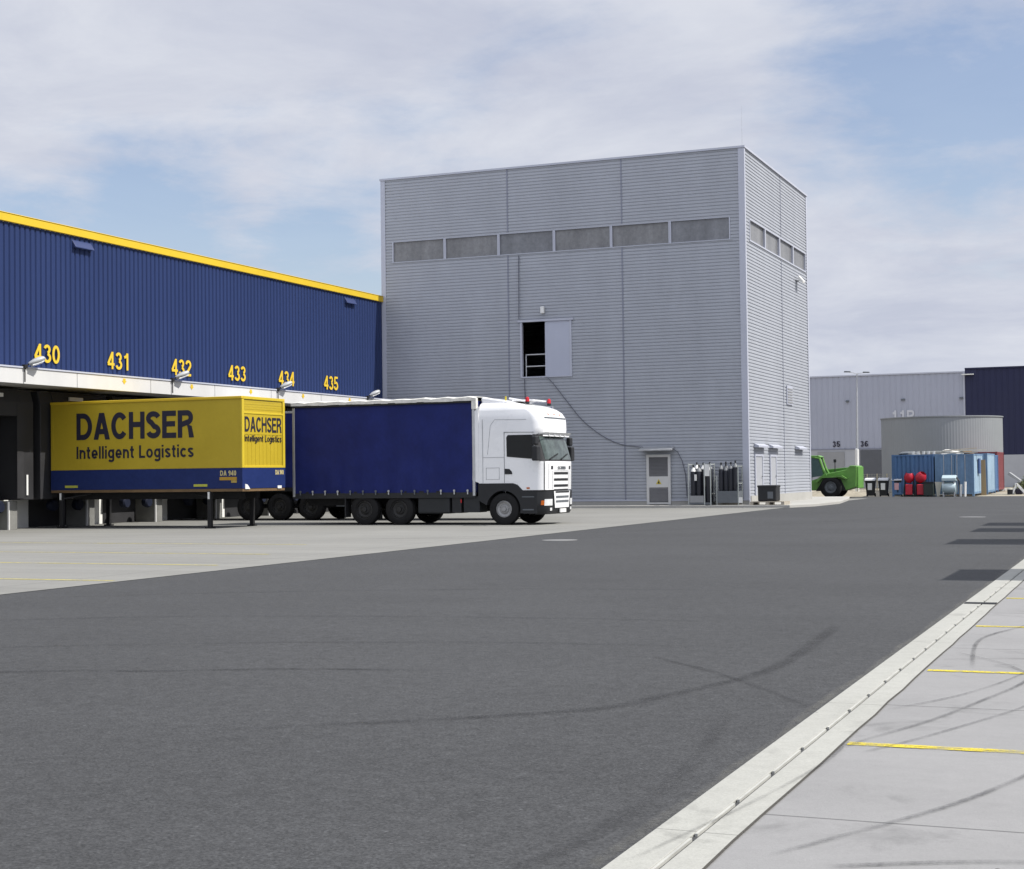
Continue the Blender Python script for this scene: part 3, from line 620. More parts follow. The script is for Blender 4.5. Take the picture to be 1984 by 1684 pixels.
for k in range(6): v_.box(TX1 + .05, TX1 + .07, 75.6, 76.7, 4.93 + k * .13, 5.0 + k * .13)
v_.build('vent_slat', MGREY, vh)
t = thing('wall_lamp', (TX1, 78.3, 11.3), 'small white floodlight high on the sunlit side of the grey tower', 'lamp')
MB().tube([(TX1, 78.3, 11.2), (TX1 + .3, 78.3, 11.25)], .03).build('bracket', DSTEEL, t)
MB().prism([(TX1 + .12, 11.22), (TX1 + .36, 11.08), (TX1 + .4, 11.2), (TX1 + .16, 11.48)], 'y', 78.1, 78.6).build('lamp_head', SIGNW, t, bevel=.02)
t = MB().tube([(TX1 - .1, TY0 + .15, TH), (TX1 - .1, TY0 + .15, TH + 1.9)], [.010, .004]).build('lightning_rod', STEEL, at=(TX1 - .1, TY0 + .15, TH)); tag(t, 'thin lightning rod on the front corner of the grey tower roof', 'lightning rod')
yc = TY0 - .035
o = MB().tube([(-27.19, yc, 11.85), (-27.19, yc - .07, 8.85)], .022, 6).build('cable', CABLE, at=(-27.19, yc, 8.8)); tag(o, 'dark cable running straight down from the window strip to the loft door', 'cable', 'cables on the grey tower')
o = MB().tube([(-26.95, yc - .05, 6.05), (-26.93, yc - .01, 4.4), (-26.9, yc, .4)], .022, 6).build('cable', CABLE, at=(-26.95, yc, .4)); tag(o, 'dark cable hanging straight down below the loft door behind the white cab', 'cable', 'cables on the grey tower')
pts = [(-25.85, yc - .05, 6.1), (-25.5, yc - .05, 5.75), (-24.8, yc, 4.85), (-24.1, yc, 4.02), (-23.2, yc, 3.32), (-22.36, yc, 2.92), (-21.7, yc, 2.8), (-21.2, yc - .1, 2.74)]
o = MB().tube([tuple(p) for p in smooth_path(pts, 5)], .02, 6).build('cable', CABLE, at=(-21.2, yc, 2.7)); tag(o, 'dark cable sagging from the loft door to the hood over the louvred door', 'cable', 'cables on the grey tower')
o = MB().tube([(-19.78, yc - .3, 2.66), (-19.6, yc, 2.5), (-19.4, yc, 2.1), (-19.25, yc - .02, 1.5), (-19.2, yc, .5)], .018, 6).build('cable', CABLE, at=(-19.5, yc, 1.5)); tag(o, 'short thin cable from the right end of the door hood towards the gas cylinders', 'cable', 'cables on the grey tower')
# ------------------------------------------------------------------ wheels
def wheel(parent, x, y, r, w, rimm, side, name='wheel', rim_r=.56, hubs=True):
    """tyre lathe with a dished rim as sub-part; side = -1 faces -Y, +1 faces +Y"""
    c = (x, y, r)
    h = w / 2; rr = r * rim_r
    p = [(-h * .8, rr), (-h, rr * 1.12), (-h, r * .86), (-h * .8, r * .97), (-h * .5, r), (-h * .47, r * .985), (-h * .2, r * .985), (-h * .17, r), (h * .17, r), (h * .2, r * .985), (h * .47, r * .985), (h * .5, r), (h * .8, r * .97), (h, r * .86), (h, rr * 1.12), (h * .8, rr)]
    t = MB().lathe(c, 'y', p, 36).build(name, RUBBER, parent, smooth=True)
    s = side * h
    q = [(s * .8, rr), (s * .86, rr * .93), (s * .55, rr * .86), (s * .45, rr * .6), (s * .62, rr * .5), (s * .66, rr * .3), (s * 1.0, rr * .27), (s * 1.02, 0)]
    b = MB().lathe(c, 'y', q, 30)
    if hubs:
        for k in range(10):
            a = k * math.pi / 5; b.lathe((x + math.cos(a) * rr * .42, y, r + math.sin(a) * rr * .42), 'y', [(s * .62, .022), (s * .74, .022), (s * .74, 0)], 6)
    b.build('rim', rimm, t, smooth=True)
    return t

# ------------------------------------------------------------------ yellow swap-body container on legs
cx0, cx1, cy0, cy1, cz0, cz1, czb = -33.12, -25.85, 41.2, 43.77, 1.18, 4.10, 1.88
ct = thing('swap_body_container', ((cx0 + cx1) / 2, (cy0 + cy1) / 2, 0), 'yellow and dark blue swap body container with large dark lettering standing on four legs', 'container')
b = MB().box(cx0, cx1 - .05, cy0 + .012, cy1 - .012, czb, cz1 - .06); body = b.build('body', YEL, ct, bevel=.01)
MB().box(cx0 - .002, cx1 - .045, cy0 + .01, cy1 - .01, cz0 + .06, czb - .003).build('lower_band', CBLUE, ct, bevel=.006)
b = MB().box(cx0, cx1, cy0 - .028, cy0 + .08, cz1 - .085, cz1); b.box(cx0, cx1, cy1 - .08, cy1, cz1 - .09, cz1); b.box(cx0, cx1 - .1, cy0 + .08, cy1 - .08, cz1 - .062, cz1 - .03); b.build('roof_rail', YTRIM, ct, bevel=.035, seg=4)  # yellow brighter than the body puts sunlight into the rail's colour
b = MB()                                        # end frame and its doors, facing +X
b.box(cx1 - .05, cx1, cy0, cy0 + .12, czb, cz1 - .092); b.box(cx1 - .05, cx1, cy1 - .13, cy1, czb, cz1 - .092); b.box(cx1 - .05, cx1, cy0 + .12, cy1 - .13, czb, czb + .07); b.box(cx1 - .05, cx1 - .005, cy0 + .12, cy1 - .13, 3.56, 3.62); b.box(cx1 - .05, cx1, cy0 + .08, cy1 - .08, cz1 - .09, cz1)
b.build('end_frame', YELB, ct, bevel=.008)
b = MB()
yv = cy0 + .14
k = 0
while yv < cy1 - .16:
    d = .0 if k % 2 else .006; b.box(cx1 - .06, cx1 - .034 + d, yv, min(yv + .11, cy1 - .15), czb + .07, 2.92); yv += .112; k += 1
b.box(cx1 - .06, cx1 - .022, cy0 + .14, cy1 - .15, 2.92, 3.56)
for k in range(5): b.box(cx1 - .06, cx1 - .034 + (.005 if k % 2 else 0), cy0 + .14, cy1 - .15, 3.62 + k * .078, 3.62 + (k + 1) * .078 - .004)
b.build('end_wall', YEL, ct)
b = MB()
for x in (cx0 + .03, cx1 - .1): b.box(x, x + .07, cy0 + .002, cy0 + .014, czb, cz1 - .1)
b.build('side_post', YEL, ct)
b = MB().box(cx1 - .046, cx1 - .004, cy0 + .0, cy1, cz0 + .06, czb - .004); b.build('end_sill', CBLUE, ct, bevel=.006)
b = MB().box(cx0, cx1 - .02, cy0 + .02, cy0 + .12, cz0 - .03, cz0 + .055); b.box(cx0, cx1 - .02, cy1 - .12, cy1 - .02, cz0 - .03, cz0 + .055); b.box(cx1 - .12, cx1 - .02, cy0 + .12, cy1 - .12, cz0 - .03, cz0 + .055)
for k in range(8): b.box(cx0 + .3 + k * .9, cx0 + .4 + k * .9, cy0 + .12, cy1 - .12, cz0 - .03, cz0 + .05)
b.build('bottom_rail', RUST, ct)
b = MB().box(cx0 + .3, cx1 - .5, cy0 + .75, cy0 + .95, .92, cz0 - .03); b.box(cx0 + .3, cx1 - .5, cy1 - .95, cy1 - .75, .92, cz0 - .03); b.build('longitudinal_beam', DSTEEL, ct)
text('lettering', 'DACHSER', NAVY, ct, (-32.09, cy0 + .010, 2.85), (1, 0, 0), (0, 0, 1), 4.48, .86, t=.195, gap=.075)
text('lettering', 'Intelligent Logistics', NAVY, ct, (-32.09, cy0 + .010, 2.24), (1, 0, 0), (0, 0, 1), 4.46, .40, t=.17, gap=.13)
text('lettering', 'DACHSER', NAVY, ct, (cx1 - .02, cy0 + .17, 3.0), (0, 1, 0), (0, 0, 1), 2.2, .47, t=.165, gap=.09)
text('lettering', 'Intelligent Logistics', NAVY, ct, (cx1 - .019, cy0 + .17, 2.70), (0, 1, 0), (0, 0, 1), 2.2, .2, t=.13, gap=.16)
CREAMY = mat('pale_yellow_paint', (.42, .36, .17), .6)
text('number', 'DA 940', CREAMY, ct, (-26.66, cy0 + .008, 1.64), (1, 0, 0), (0, 0, 1), .58, .16, bold=.03)
text('number', 'DA 940', CREAMY, ct, (cx1 - .004, cy0 + 1.95, 1.66), (0, 1, 0), (0, 0, 1), .5, .15, bold=.03)
box('hazard_plate', mat('orange_plate', (.34, .2, .02), .5), ct, -26.68, -26.06, cy0 - .004, cy0 + .012, 1.50, 1.60)
box('hazard_plate', mat('orange_plate_small', (.33, .24, .06), .5), ct, -26.26, -26.06, cy0 - .004, cy0 + .012, 1.42, 1.495)
for a in (-32.55, -27.63): box('reflector', mat('yellow_reflector', (.36, .36, .05), .4), ct, a, a + .5, cy0 - .004, cy0 + .012, 1.31, 1.385)
for y in (cy0 + .14, cy1 - .5):
    MB().prism([(y, 1.22), (y + .28, 1.22), (y + .2, 1.3), (y + .12, 1.36), (y, 1.38)] if y < 42 else [(y, 1.22), (y + .24, 1.22), (y + .24, 1.31), (y, 1.31)], 'x', cx1 - .004, cx1 + .012).build('corner_plate', SIGNW, ct)
for x in (-32.72, -27.07):
    for y in (cy0 + .06, cy1 - .06):
        b = MB().box(x - .065, x + .065, y - .065, y + .065, .05, cz0 - .02); b.bar((x, y, .95), (x + (.9 if x < -30 else -.9), y + (.35 if y < 42.5 else -.35), cz0 - .06), .05); l = b.build('leg', DSTEEL, ct, bevel=.01)
        MB().box(x - .12, x + .12, y - .12, y + .12, .0, .05).build('foot', DSTEEL, l)
        MB().box(x - .03, x + .03, y - .09, y - .066, .92, 1.14).build('lock_pin', SIGNW, l)

# ------------------------------------------------------------------ blue curtain truck with white cab
y0, y1 = 44.5, 47.0; bx0, bx1, bz0, bz1 = -26.0, -19.47, 1.02, 4.0; YC = (y0 + y1) / 2
tk = thing('truck', (-21.5, YC, 0), 'lorry with white cab and plain dark blue curtain sided box parked beside the yellow container', 'truck')
b = MB(); n = 40                                 # curtain with slight folds, each side and the back
for ys_, s in ((y0, -1), (y1, 1)):
    i0 = len(b.v); rows = 8
    for r_ in range(rows + 1):
        z = bz0 + (bz1 - .12 - bz0) * r_ / rows
        for k in range(n + 1):
            x = bx0 + .05 + (bx1 - .05 - bx0 - .05) * k / n
            w = .016 * math.sin(k * 1.7) * (1 - r_ / rows) ** 1.5 + (.02 if k % 6 == 0 else 0) * (.3 + .7 * (1 - r_ / rows)) + .022 * math.sin(math.pi * r_ / rows) * math.sin(k * .35 + 1) + random.uniform(-.002, .002)
            b.v.append((x, ys_ + s * (w - .02), z))
    for r_ in range(rows):
        for k in range(n):
            a = i0 + r_ * (n + 1) + k; q = (a, a + 1, a + n + 2, a + n + 1); b.f.append(q if s < 0 else q[::-1])
b.build('curtain', CURT, tk, smooth=True, recalc=False)
box('rear_door', BLUED, tk, bx0 - .02, bx0 + .03, y0 + .05, y1 - .05, bz0, bz1 - .1)
for x in (bx0, bx1 - .09):
    for y in (y0 - .02, y1 - .07): MB().box(x, x + .09, y, y + .09, bz0 - .1, bz1 - .1).build('corner_post', STEEL, tk, bevel=.01)
b = MB().box(bx1 - .06, bx1 + .02, y0 + .07, y1 - .07, bz0, bz1 - .12); b.build('front_wall', CURT, tk)
b = MB(); pts = []                                # tarpaulin roof with ragged pale edge
n = 26
for k in range(n + 1):
    x = bx0 - .03 + (bx1 - bx0 + .08) * k / n; pts.append((x, bz1 + .02 + .03 * math.sin(k * 2.1) * random.random()))
for k in range(n):
    (xa, za), (xb, zb) = pts[k], pts[k + 1]
    lo = bz1 - .12 + .02 * random.random()
    i = len(b.v)
    for x, z in ((xa, za), (xb, zb)): b.v += [(x, y0 - .045, lo), (x, y0 - .05, z - .03), (x, y0 + .1, z), (x, YC, z + .02), (x, y1 - .1, z), (x, y1 + .05, z - .03), (x, y1 + .045, lo)]
    for j in range(6): b.f.append((i + j, i + 7 + j, i + 8 + j, i + j + 1))
b.build('tarpaulin_roof', TARP, tk, smooth=True)
box('roof_beam', DSTEEL, tk, bx0, bx1, y0 - .035, y0 - .0, bz1 - .17, bz1 - .11)
for y in (y0 - .04, y1 - .12): MB().box(bx1 - .1, bx1 + .07, y, y + .16, 3.62, bz1 - .02).build('roof_corner', TARP, tk, bevel=.02)
box('side_rail', PLAST, tk, bx0, bx1, y0 - .012, y0 + .03, .86, 1.03); box('side_rail', PLAST, tk, bx0, bx1, y1 - .03, y1 + .012, .86, 1.03)
xs_ = [bx0 + .3 + k * .46 for k in range(14)]
for x in xs_:
    b = MB().box(x - .018, x + .018, y0 - .05, y0 - .035, .97, 1.12); b.box(x - .03, x + .03, y0 - .056, y0 - .03, 1.06, 1.11); b.build('strap', STEEL if random.random() < .6 else PLASTG, tk)
for y in (YC - .42, YC + .36): MB().box(bx0 + .1, -17.7, y, y + .07, .62, .86).build('chassis_rail', DSTEEL, tk)
b = MB()
for k in range(8): b.box(bx0 + .4 + k * .8, bx0 + .48 + k * .8, y0 + .03, y1 - .03, .86, bz0)
b.build('cross_beam', DSTEEL, tk)
box('load_floor', DSTEEL, tk, bx0, bx1, y0 + .03, y1 - .03, bz0, bz0 + .06)
for x0, x1, z0, m, nm in ((-21.5, -20.38, .36, TANKD, 'fuel_tank'), (-20.3, -19.98, .38, PLAST, 'battery_box'), (-19.9, -19.35, .40, TANKD, 'battery_box')):
    MB().box(x0, x1, y0 + .04, y0 + .62, z0, .9).build(nm, m, tk, bevel=.06 if nm == 'fuel_tank' else .015, seg=3)
    MB().box(x0, x1, y1 - .62, y1 - .04, z0, .9).build(nm, m, tk, bevel=.06 if nm == 'fuel_tank' else .015, seg=3)
box('tail_lamp', REDL, tk, -19.99, -19.96, y0 + .02, y0 + .04, .7, .82)
for x, r in ((-23.4, .5), (-22.15, .5)):
    wheel(tk, x, y0 + .19, r, .34, RIMD, -1); wheel(tk, x, y1 - .19, r, .34, RIMD, 1)
    MB().tube([(x, y0 + .3, r), (x, y1 - .3, r)], .09).build('axle', DSTEEL, tk)
for y in (y0 + .02, y1 - .38): MB().box(-24.1, -24.06, y, y + .36, .25, .95).build('mudguard', PLAST, tk)
wheel(tk, -18.53, y0 + .16, .5, .31, RIML, -1, rim_r=.52); wheel(tk, -18.53, y1 - .16, .5, .31, RIML, 1, rim_r=.52)
MB().tube([(-18.53, y0 + .3, .5), (-18.53, y1 - .3, .5)], .08).build('axle', DSTEEL, tk)
SEAMG = mat('seam_grey', (.3, .31, .32), .5)
# ---- cab: lofted from plan outlines
XRC = -19.35
def lerp(tab, z):
    for (a, va), (c, vc) in zip(tab, tab[1:]):
        if z <= c: return va + (vc - va) * max(0, (z - a)) / (c - a)
    return tab[-1][1]
XFZ = [(.3, -17.10), (1.04, -17.08), (1.95, -17.06), (2.0, -17.08), (2.78, -17.30), (2.86, -17.22), (3.1, -17.20), (3.35, -17.24), (3.5, -17.34), (3.62, -17.52), (3.72, -17.78), (3.79, -18.1), (3.84, -18.5)]
HWZ = [(.3, 1.22), (1.0, 1.25), (2.8, 1.24), (3.35, 1.232), (3.58, 1.20), (3.68, 1.16), (3.76, 1.08), (3.81, .97), (3.84, .82)]
def cab_front(y, z, off=0.):
    hw = lerp(HWZ, z) + off; xf = lerp(XFZ, z) + off; rc = .29; a = abs(y)
    x = xf - .06 * (y / hw) ** 2
    if a > hw - rc: q = min((a - (hw - rc)) / rc, 1); x -= rc * (1 - math.sqrt(max(0, 1 - q * q)))
    return x
def cab_outline(z):
    hw = lerp(HWZ, z); rc = .29; pts = [(XRC, -hw), (XRC + .9, -hw)]
    ang = [-1 + k / 8 for k in range(9)]
    for a in ang:
        yy = -(hw - rc) + rc * math.sin(a * math.pi / 2); pts.append((cab_front(yy, z) - 0, yy))
    for k in range(1, 8): yy = -(hw - rc) + 2 * (hw - rc) * k / 8; pts.append((cab_front(yy, z), yy))
    for a in ang[::-1]: yy = (hw - rc) - rc * math.sin(a * math.pi / 2); pts.append((cab_front(yy, z), yy))
    return pts + [(XRC + .9, hw), (XRC, hw)]
b = MB(); zs = [1.08, 1.3, 1.6, 1.9, 1.96, 2.0, 2.2, 2.4, 2.6, 2.78, 2.86, 3.0, 3.2, 3.35, 3.45, 3.5, 3.55, 3.58, 3.62, 3.65, 3.68, 3.72, 3.76, 3.79, 3.81, 3.84]
rings = [cab_outline(z) for z in zs]; m_ = len(rings[0])
for z, rg in zip(zs, rings): b.v += [(x, YC + y, z) for x, y in rg]
for k in range(len(zs) - 1):
    for j in range(m_): b.f.append((k * m_ + j, k * m_ + (j + 1) % m_, (k + 1) * m_ + (j + 1) % m_, (k + 1) * m_ + j))
b.f.append(tuple(range(m_ - 1, -1, -1))); b.f.append(tuple((len(zs) - 1) * m_ + j for j in range(m_)))
cab = b.build('cab', CABW, tk, smooth=True)
def patch(name, m, par, ya, yb, za, zb, off, ny=24, nz=8, shape=None):
    b = MB()
    for k in range(nz + 1):
        for j in range(ny + 1):
            y = ya + (yb - ya) * j / ny; z = za + (zb - za) * k / nz
            if shape: y, z = shape(y, z, j / ny, k / nz)
            hw = lerp(HWZ, z) + off; y = max(-hw + .002, min(hw - .002, y)); b.v.append((cab_front(y, z, off), YC + y, z))
    for k in range(nz):
        for j in range(ny): a = k * (ny + 1) + j; b.f.append((a, a + 1, a + ny + 2, a + ny + 1))
    return b.build(name, m, par, smooth=True, recalc=False)
patch('window_seal', BLACK, cab, -1.235, 1.235, 1.97, 2.80, .006, ny=40)
patch('windscreen', WINDSH, cab, -1.13, 1.13, 2.02, 2.77, .012, ny=40)
for a, c in ((-.95, -.2), (-.05, .7)):
    b = MB().bar((cab_front(a, 2.03, .04), YC + a, 2.03), (cab_front(c, 2.18, .03), YC + c, 2.2), .025, .03); b.build('wiper', PLAST, cab)
patch('sun_visor', CABW, cab, -1.17, 1.17, 2.74, 2.86, .13, ny=30, nz=3)
b = MB().box(-17.34, -17.12, YC - .9, YC + .9, 2.845, 2.86); b.build('visor_arm', CABW, cab)
for y in (-.75, -.3, .15, .6): MB().lathe((cab_front(y, 2.78, .13) + .0, YC + y, 2.785), 'x', [(0, .055), (.02, .055), (.028, .04), (.03, 0)], 14).build('marker_lamp', LENS, cab)
patch('roof_stripe', PLASTG, cab, -.93, .93, 3.30, 3.345, .008, ny=24, nz=2)
for k, z in enumerate((1.60, 1.405, 1.215, 1.07)): patch('grille_slot', PLAST, cab, -.62, .62, z - .045, z + .03, .008, ny=16, nz=2)
text('lettering', 'SCANIA', PLASTG, cab, (-17.053, YC - .34, 1.72), (0, 1, 0), (0, 0, 1), .68, .09, bold=.03)
for s in (-1, 1): patch('air_intake', PLAST, cab, s * .78 - .07, s * .78 + .07, 1.72, 1.82, .008, ny=4, nz=2)
for s in (-1, 1): patch('panel_gap', PLASTG, cab, s * .72 - .008, s * .72 + .008, 1.1, 1.68, .006, ny=2, nz=6)
for s in (-1, 1): patch('panel_gap', PLAST, cab, s * 1.16 - .01, s * 1.16 + .01, 1.06, 1.96, .005, ny=3, nz=6)
for s in (-1, 1): patch('corner_vane', SEAMG, cab, s * 1.0 - .012, s * 1.0 + .012, 1.12, 1.9, .006, ny=3, nz=6)
patch('panel_gap', SEAMG, cab, -.62, .62, 1.665, 1.675, .006, ny=10, nz=1)
for k in range(3): patch('roof_marker', ORANGE, cab, -.5 + k * .5 - .05, -.5 + k * .5 + .05, 3.42, 3.46, .012, ny=3, nz=1)
# bumper: dark corners, white centre with slots
b = MB(); zs2 = [.33, .45, .7, .95, 1.045]
for z in zs2:
    o_ = .02 if z > .4 else -.03
    for k in range(41):
        y = -1.27 + 2.54 * k / 40; hw = lerp(HWZ, z) + .03; yy = max(-hw + .001, min(hw - .001, y)); b.v.append((cab_front(yy, z, o_), YC + yy, z))
for r_ in range(4):
    for k in range(40): a = r_ * 41 + k; b.f.append((a, a + 1, a + 42, a + 41))
b.build('bumper', PLAST, cab, smooth=True, recalc=False)
patch('bumper_centre', CABW, cab, -.72, .72, .52, 1.04, .045, ny=20, nz=6, shape=lambda y, z, a, c: (y * (.86 + .14 * c), z))
for z in (.86, .72): patch('grille_slot', PLASTG, cab, -.56, .56, z - .035, z + .03, .052, ny=14, nz=2)
patch('bumper_slot', PLAST, cab, -.6, .6, .985, 1.035, .052, ny=14, nz=2)
for s in (-1, 1):
    patch('headlight', LENS, cab, s * 1.18, s * .78, .60, .80, .03, ny=10, nz=3) if s < 0 else patch('headlight', LENS, cab, s * .78, s * 1.18, .60, .80, .03, ny=10, nz=3)
    patch('fog_lamp', LENS, cab, min(s * .95, s * .80), max(s * .95, s * .80), .44, .53, .028, ny=4, nz=2)
patch('indicator', ORANGE, cab, -1.245, -1.19, .62, .76, .034, ny=3, nz=2)
MB().box(-17.06, -17.02, YC - .26, YC + .26, .37, .49).build('number_plate', SIGNW, cab)
# side features (near side -Y and far side +Y)
for s in (-1, 1):
    ys_ = YC + s * 1.25; o1, o2 = ys_ + s * .006, ys_ - s * .02
    def sp(name, m, poly, par=cab, d=.006, dd=.02): return MB().prism(poly, 'y', ys_ - s * dd, ys_ + s * d).build(name, m, par)
    fl = [(XRC - .02, .78), (XRC - .02, 1.30), (-18.2, 1.30), (-18.05, 1.25), (-17.86, 1.06), (-17.42, 1.045), (-17.42, .36), (-17.86, .36)]
    arc = [(-18.53 + .575 * math.cos(R(a)), .5 + .575 * math.sin(R(a))) for a in range(-12, 176, 12)]
    fl += arc
    MB().prism(fl, 'y', ys_ - s * .25, ys_ + s * .016).build('wheel_arch', PLAST, tk)
    sp('step', PLASTG, [(-17.9, .86), (-17.5, .86), (-17.5, .89), (-17.9, .89)], d=.03); sp('step', PLASTG, [(-17.88, .46), (-17.52, .46), (-17.52, .5), (-17.88, .5)], d=.03)
    wn = [(-18.40, 2.12), (-17.50, 2.04), (-17.50, 2.74), (-17.58, 2.79), (-18.36, 2.79), (-18.41, 2.72)]
    sp('side_window', GLASSD, wn, d=.006)
    sp('door_handle', PLAST, [(-18.47, 1.58), (-18.22, 1.58), (-18.24, 1.66), (-18.32, 1.74), (-18.47, 1.75)], d=.012)
    for poly in ([(-18.492, 1.31), (-18.48, 1.31), (-18.48, 2.88), (-18.492, 2.88)], [(-18.492, 2.875), (-17.5, 2.86), (-17.5, 2.872), (-18.492, 2.888)]): sp('door_seam', PLASTG, poly, d=.004)
    sp('panel_seam', SEAMG, [(-19.22, 1.31), (-19.205, 1.31), (-19.205, 3.3), (-19.22, 3.3)], d=.003)
    sp('panel_seam', SEAMG, [(-19.2, 2.1), (-18.5, 2.1), (-18.5, 2.112), (-19.2, 2.112)], d=.003)
    sp('side_lamp', ORANGE, [(-17.75, 1.12), (-17.65, 1.12), (-17.65, 1.17), (-17.75, 1.17)], d=.012)
    fr = [(-19.1, 1.42), (-18.66, 1.42), (-18.66, 1.78), (-19.1, 1.78)]
    for a, c in zip(fr, fr[1:] + fr[:1]):
        p, q = min(a[0], c[0]) - .006, max(a[0], c[0]) + .006; r_, t_ = min(a[1], c[1]) - .006, max(a[1], c[1]) + .006; sp('locker_seam', SEAMG, [(p, r_), (q, r_), (q, t_), (p, t_)], d=.003)
    # pressed panel line above the window
    for a, c in (((-19.05, 2.2), (-18.95, 3.1)), ((-18.95, 3.1), (-18.8, 3.28)), ((-18.8, 3.28), (-17.75, 3.26))):
        hw_ = YC + s * (lerp(HWZ, (a[1] + c[1]) / 2) + .002); MB().bar((a[0], YC + s * (lerp(HWZ, a[1]) + .001), a[1]), (c[0], YC + s * (lerp(HWZ, c[1]) + .001), c[1]), .012, .012).build('panel_line', SEAMG, cab)
    # mirrors on arms
    my = YC + s * 1.52
    b = MB().box(-17.42, -17.22, my - .14, my + .14, 1.98, 2.44); mr = b.build('mirror', PLAST, cab, bevel=.04, seg=3)
    MB().box(-17.42, -17.27, my - .12, my + .12, 2.47, 2.74).build('wide_mirror', PLAST, mr, bevel=.04, seg=3)
    MB().tube([(-17.42, ys_ - s * .03, 2.78), (-17.36, my, 2.78), (-17.36, my, 2.02), (-17.42, ys_ - s * .03, 2.0)], .022).build('mirror_arm', PLAST, mr)
    # air deflector behind the cab
    MB().prism([(XRC - .22, 1.4), (XRC, 1.32), (XRC, 3.7), (XRC - .18, 3.5)], 'y', ys_ - s * .03, ys_ + s * .002).build('side_deflector', CABW, tk)
# roof equipment
b = MB().prism([(XRC + .0, 3.70), (-18.0, 3.74), (-18.45, 3.86), (XRC + .05, 4.0), (XRC - .04, 3.98)], 'y', YC - .95, YC + .95); b.build('roof_deflector', CABW, tk, bevel=.05, seg=3)
MB().tube([(-18.5, YC - .75, 3.95), (-17.85, YC - .78, 3.83)], .03).build('roof_bar', CABW, tk)
b = MB().box(-18.5, -17.75, YC - .55, YC + .55, 3.86, 3.91); b.build('roof_board', CABW, tk, bevel=.02)
for y, x in ((y0 + .42, -17.86), (y1 - .4, -17.78)):
    bs = MB().lathe((x, y, 3.76), 'z', [(0, .07), (.07, .07), (.075, .05)], 16).build('beacon_base', PLAST, tk, smooth=True)
    MB().lathe((x, y, 3.83), 'z', [(0, .06), (.09, .06), (.14, .045), (.155, 0)], 16).build('beacon', REDL, bs, smooth=True)
MB().tube([(-18.62, y0 + .5, 3.84), (-18.62, y0 + .5, 4.02)], .03).build('horn', SIGNY, tk)

# ------------------------------------------------------------------ semi-trailer (built at the origin, front towards +X)
def make_trailer(label, curtain):
    t = thing('semi_trailer', (0, 0, 0), label, 'trailer')
    l, w, z0, z1 = 13.4, 2.5, 1.2, 3.98
    MB().box(.03, l - .03, -w / 2 + .02, w / 2 - .02, z0, z1 - .08).build('curtain', curtain, t)
    b = MB()
    for x in (0, l - .1):
        for s in (-1, 1): b.box(x, x + .1, s * w / 2 - (.1 if s > 0 else 0), s * w / 2 + (.1 if s < 0 else 0), z0 - .05, z1)
    b.box(.1, l - .1, -w / 2, -w / 2 + .06, z1 - .08, z1); b.box(.1, l - .1, w / 2 - .06, w / 2, z1 - .08, z1); b.box(.1, l - .1, -w / 2 + .06, w / 2 - .06, z1 - .06, z1 - .02)
    b.build('frame', STEEL, t)
    MB().box(l - .03, l, -w / 2 + .1, w / 2 - .1, z0, z1 - .05).build('front_wall', curtain, t); MB().box(0, .03, -w / 2 + .1, w / 2 - .1, z0, z1 - .08).build('rear_door', curtain, t)
    MB().box(0, l, -w / 2, w / 2, z0 - .14, z0 - .005).build('side_rail', DSTEEL, t)
    for y in (-.5, .42): MB().box(.3, l - .3, y, y + .08, .78, z0 - .14).build('chassis_rail', DSTEEL, t)
    for x in (2.28, 3.59, 4.9):
        wheel(t, x, -w / 2 + .2, .5, .36, RIMD, -1, hubs=False); wheel(t, x, w / 2 - .2, .5, .36, RIMD, 1, hubs=False); MB().tube([(x, -w / 2 + .3, .5), (x, w / 2 - .3, .5)], .08).build('axle', DSTEEL, t)
    for s in (-1, 1): MB().box(7.5, 7.64, s * .95 - .07, s * .95 + .07, .06, .9).box(7.4, 7.74, s * .95 - .13, s * .95 + .13, .0, .06).build('leg', DSTEEL, t)
    for s in (-1, 1): MB().box(5.9, 7.2, s * 1.1 - .02, s * 1.1 + .02, .5, .95).build('side_guard', PLASTG, t)
    return t
tr = make_trailer('dark blue semi trailer docked behind the lorry, mostly hidden, its wheels showing under the container', CURT)
tr.location = (-33.0, 50.55, 0)
for k, (yy, xf) in enumerate(((24.12, .53), (35.0, -.7), (41.7, -.9), (46.1, -1.05))):
    c = dup(tr); c.rotation_euler.z = math.pi; c.location = (xf + 13.4, yy, 0)
    c['label'] = ('parked trailer outside the right edge, casting the nearest dark shadow across the drain channel', 'parked trailer outside the right edge, casting the second shadow on the asphalt', 'parked trailer outside the right edge, casting the third shadow on the asphalt', 'parked trailer outside the right edge, casting the farthest shadow on the asphalt')[k]
    c['group'] = 'trailers parked along the right-hand yard'
# ------------------------------------------------------------------ gas cylinders, pallet and box by the tower corner
G0 = .12
SHOULD = mat('grey_shoulder_paint', (.16, .165, .17), .5, 0, .2, 8)
def cyl_mesh(name, m, x, y, z, r, h, label, group):
    t = thing(name, (x, y, z), label, 'gas cylinder', group)
    MB().lathe((x, y, z), 'z', [(0, r * .9), (.02, r), (h - .14, r)], 18).build('body', m, t, smooth=True)
    MB().lathe((x, y, z), 'z', [(h - .14, r * .995), (h - .07, r * .86), (h, r * .4), (h + .04, r * .32)], 18).build('shoulder', SIGNW if r > .12 and int(x * 100) % 2 == 0 else SHOULD, t, smooth=True)
    MB().lathe((x, y, z + h + .03), 'z', [(0, .03), (.05, .035), (.12, .035), (.13, 0)], 10).build('valve', DSTEEL, t, smooth=True)
    return t
y = TY0 - .55
rk = thing('gas_rack', (-18.35, y, G0), 'pale steel rack holding tall black gas cylinders with white tops beside the louvred door', 'rack', 'gas cylinder racks at the tower corner')
b = MB()
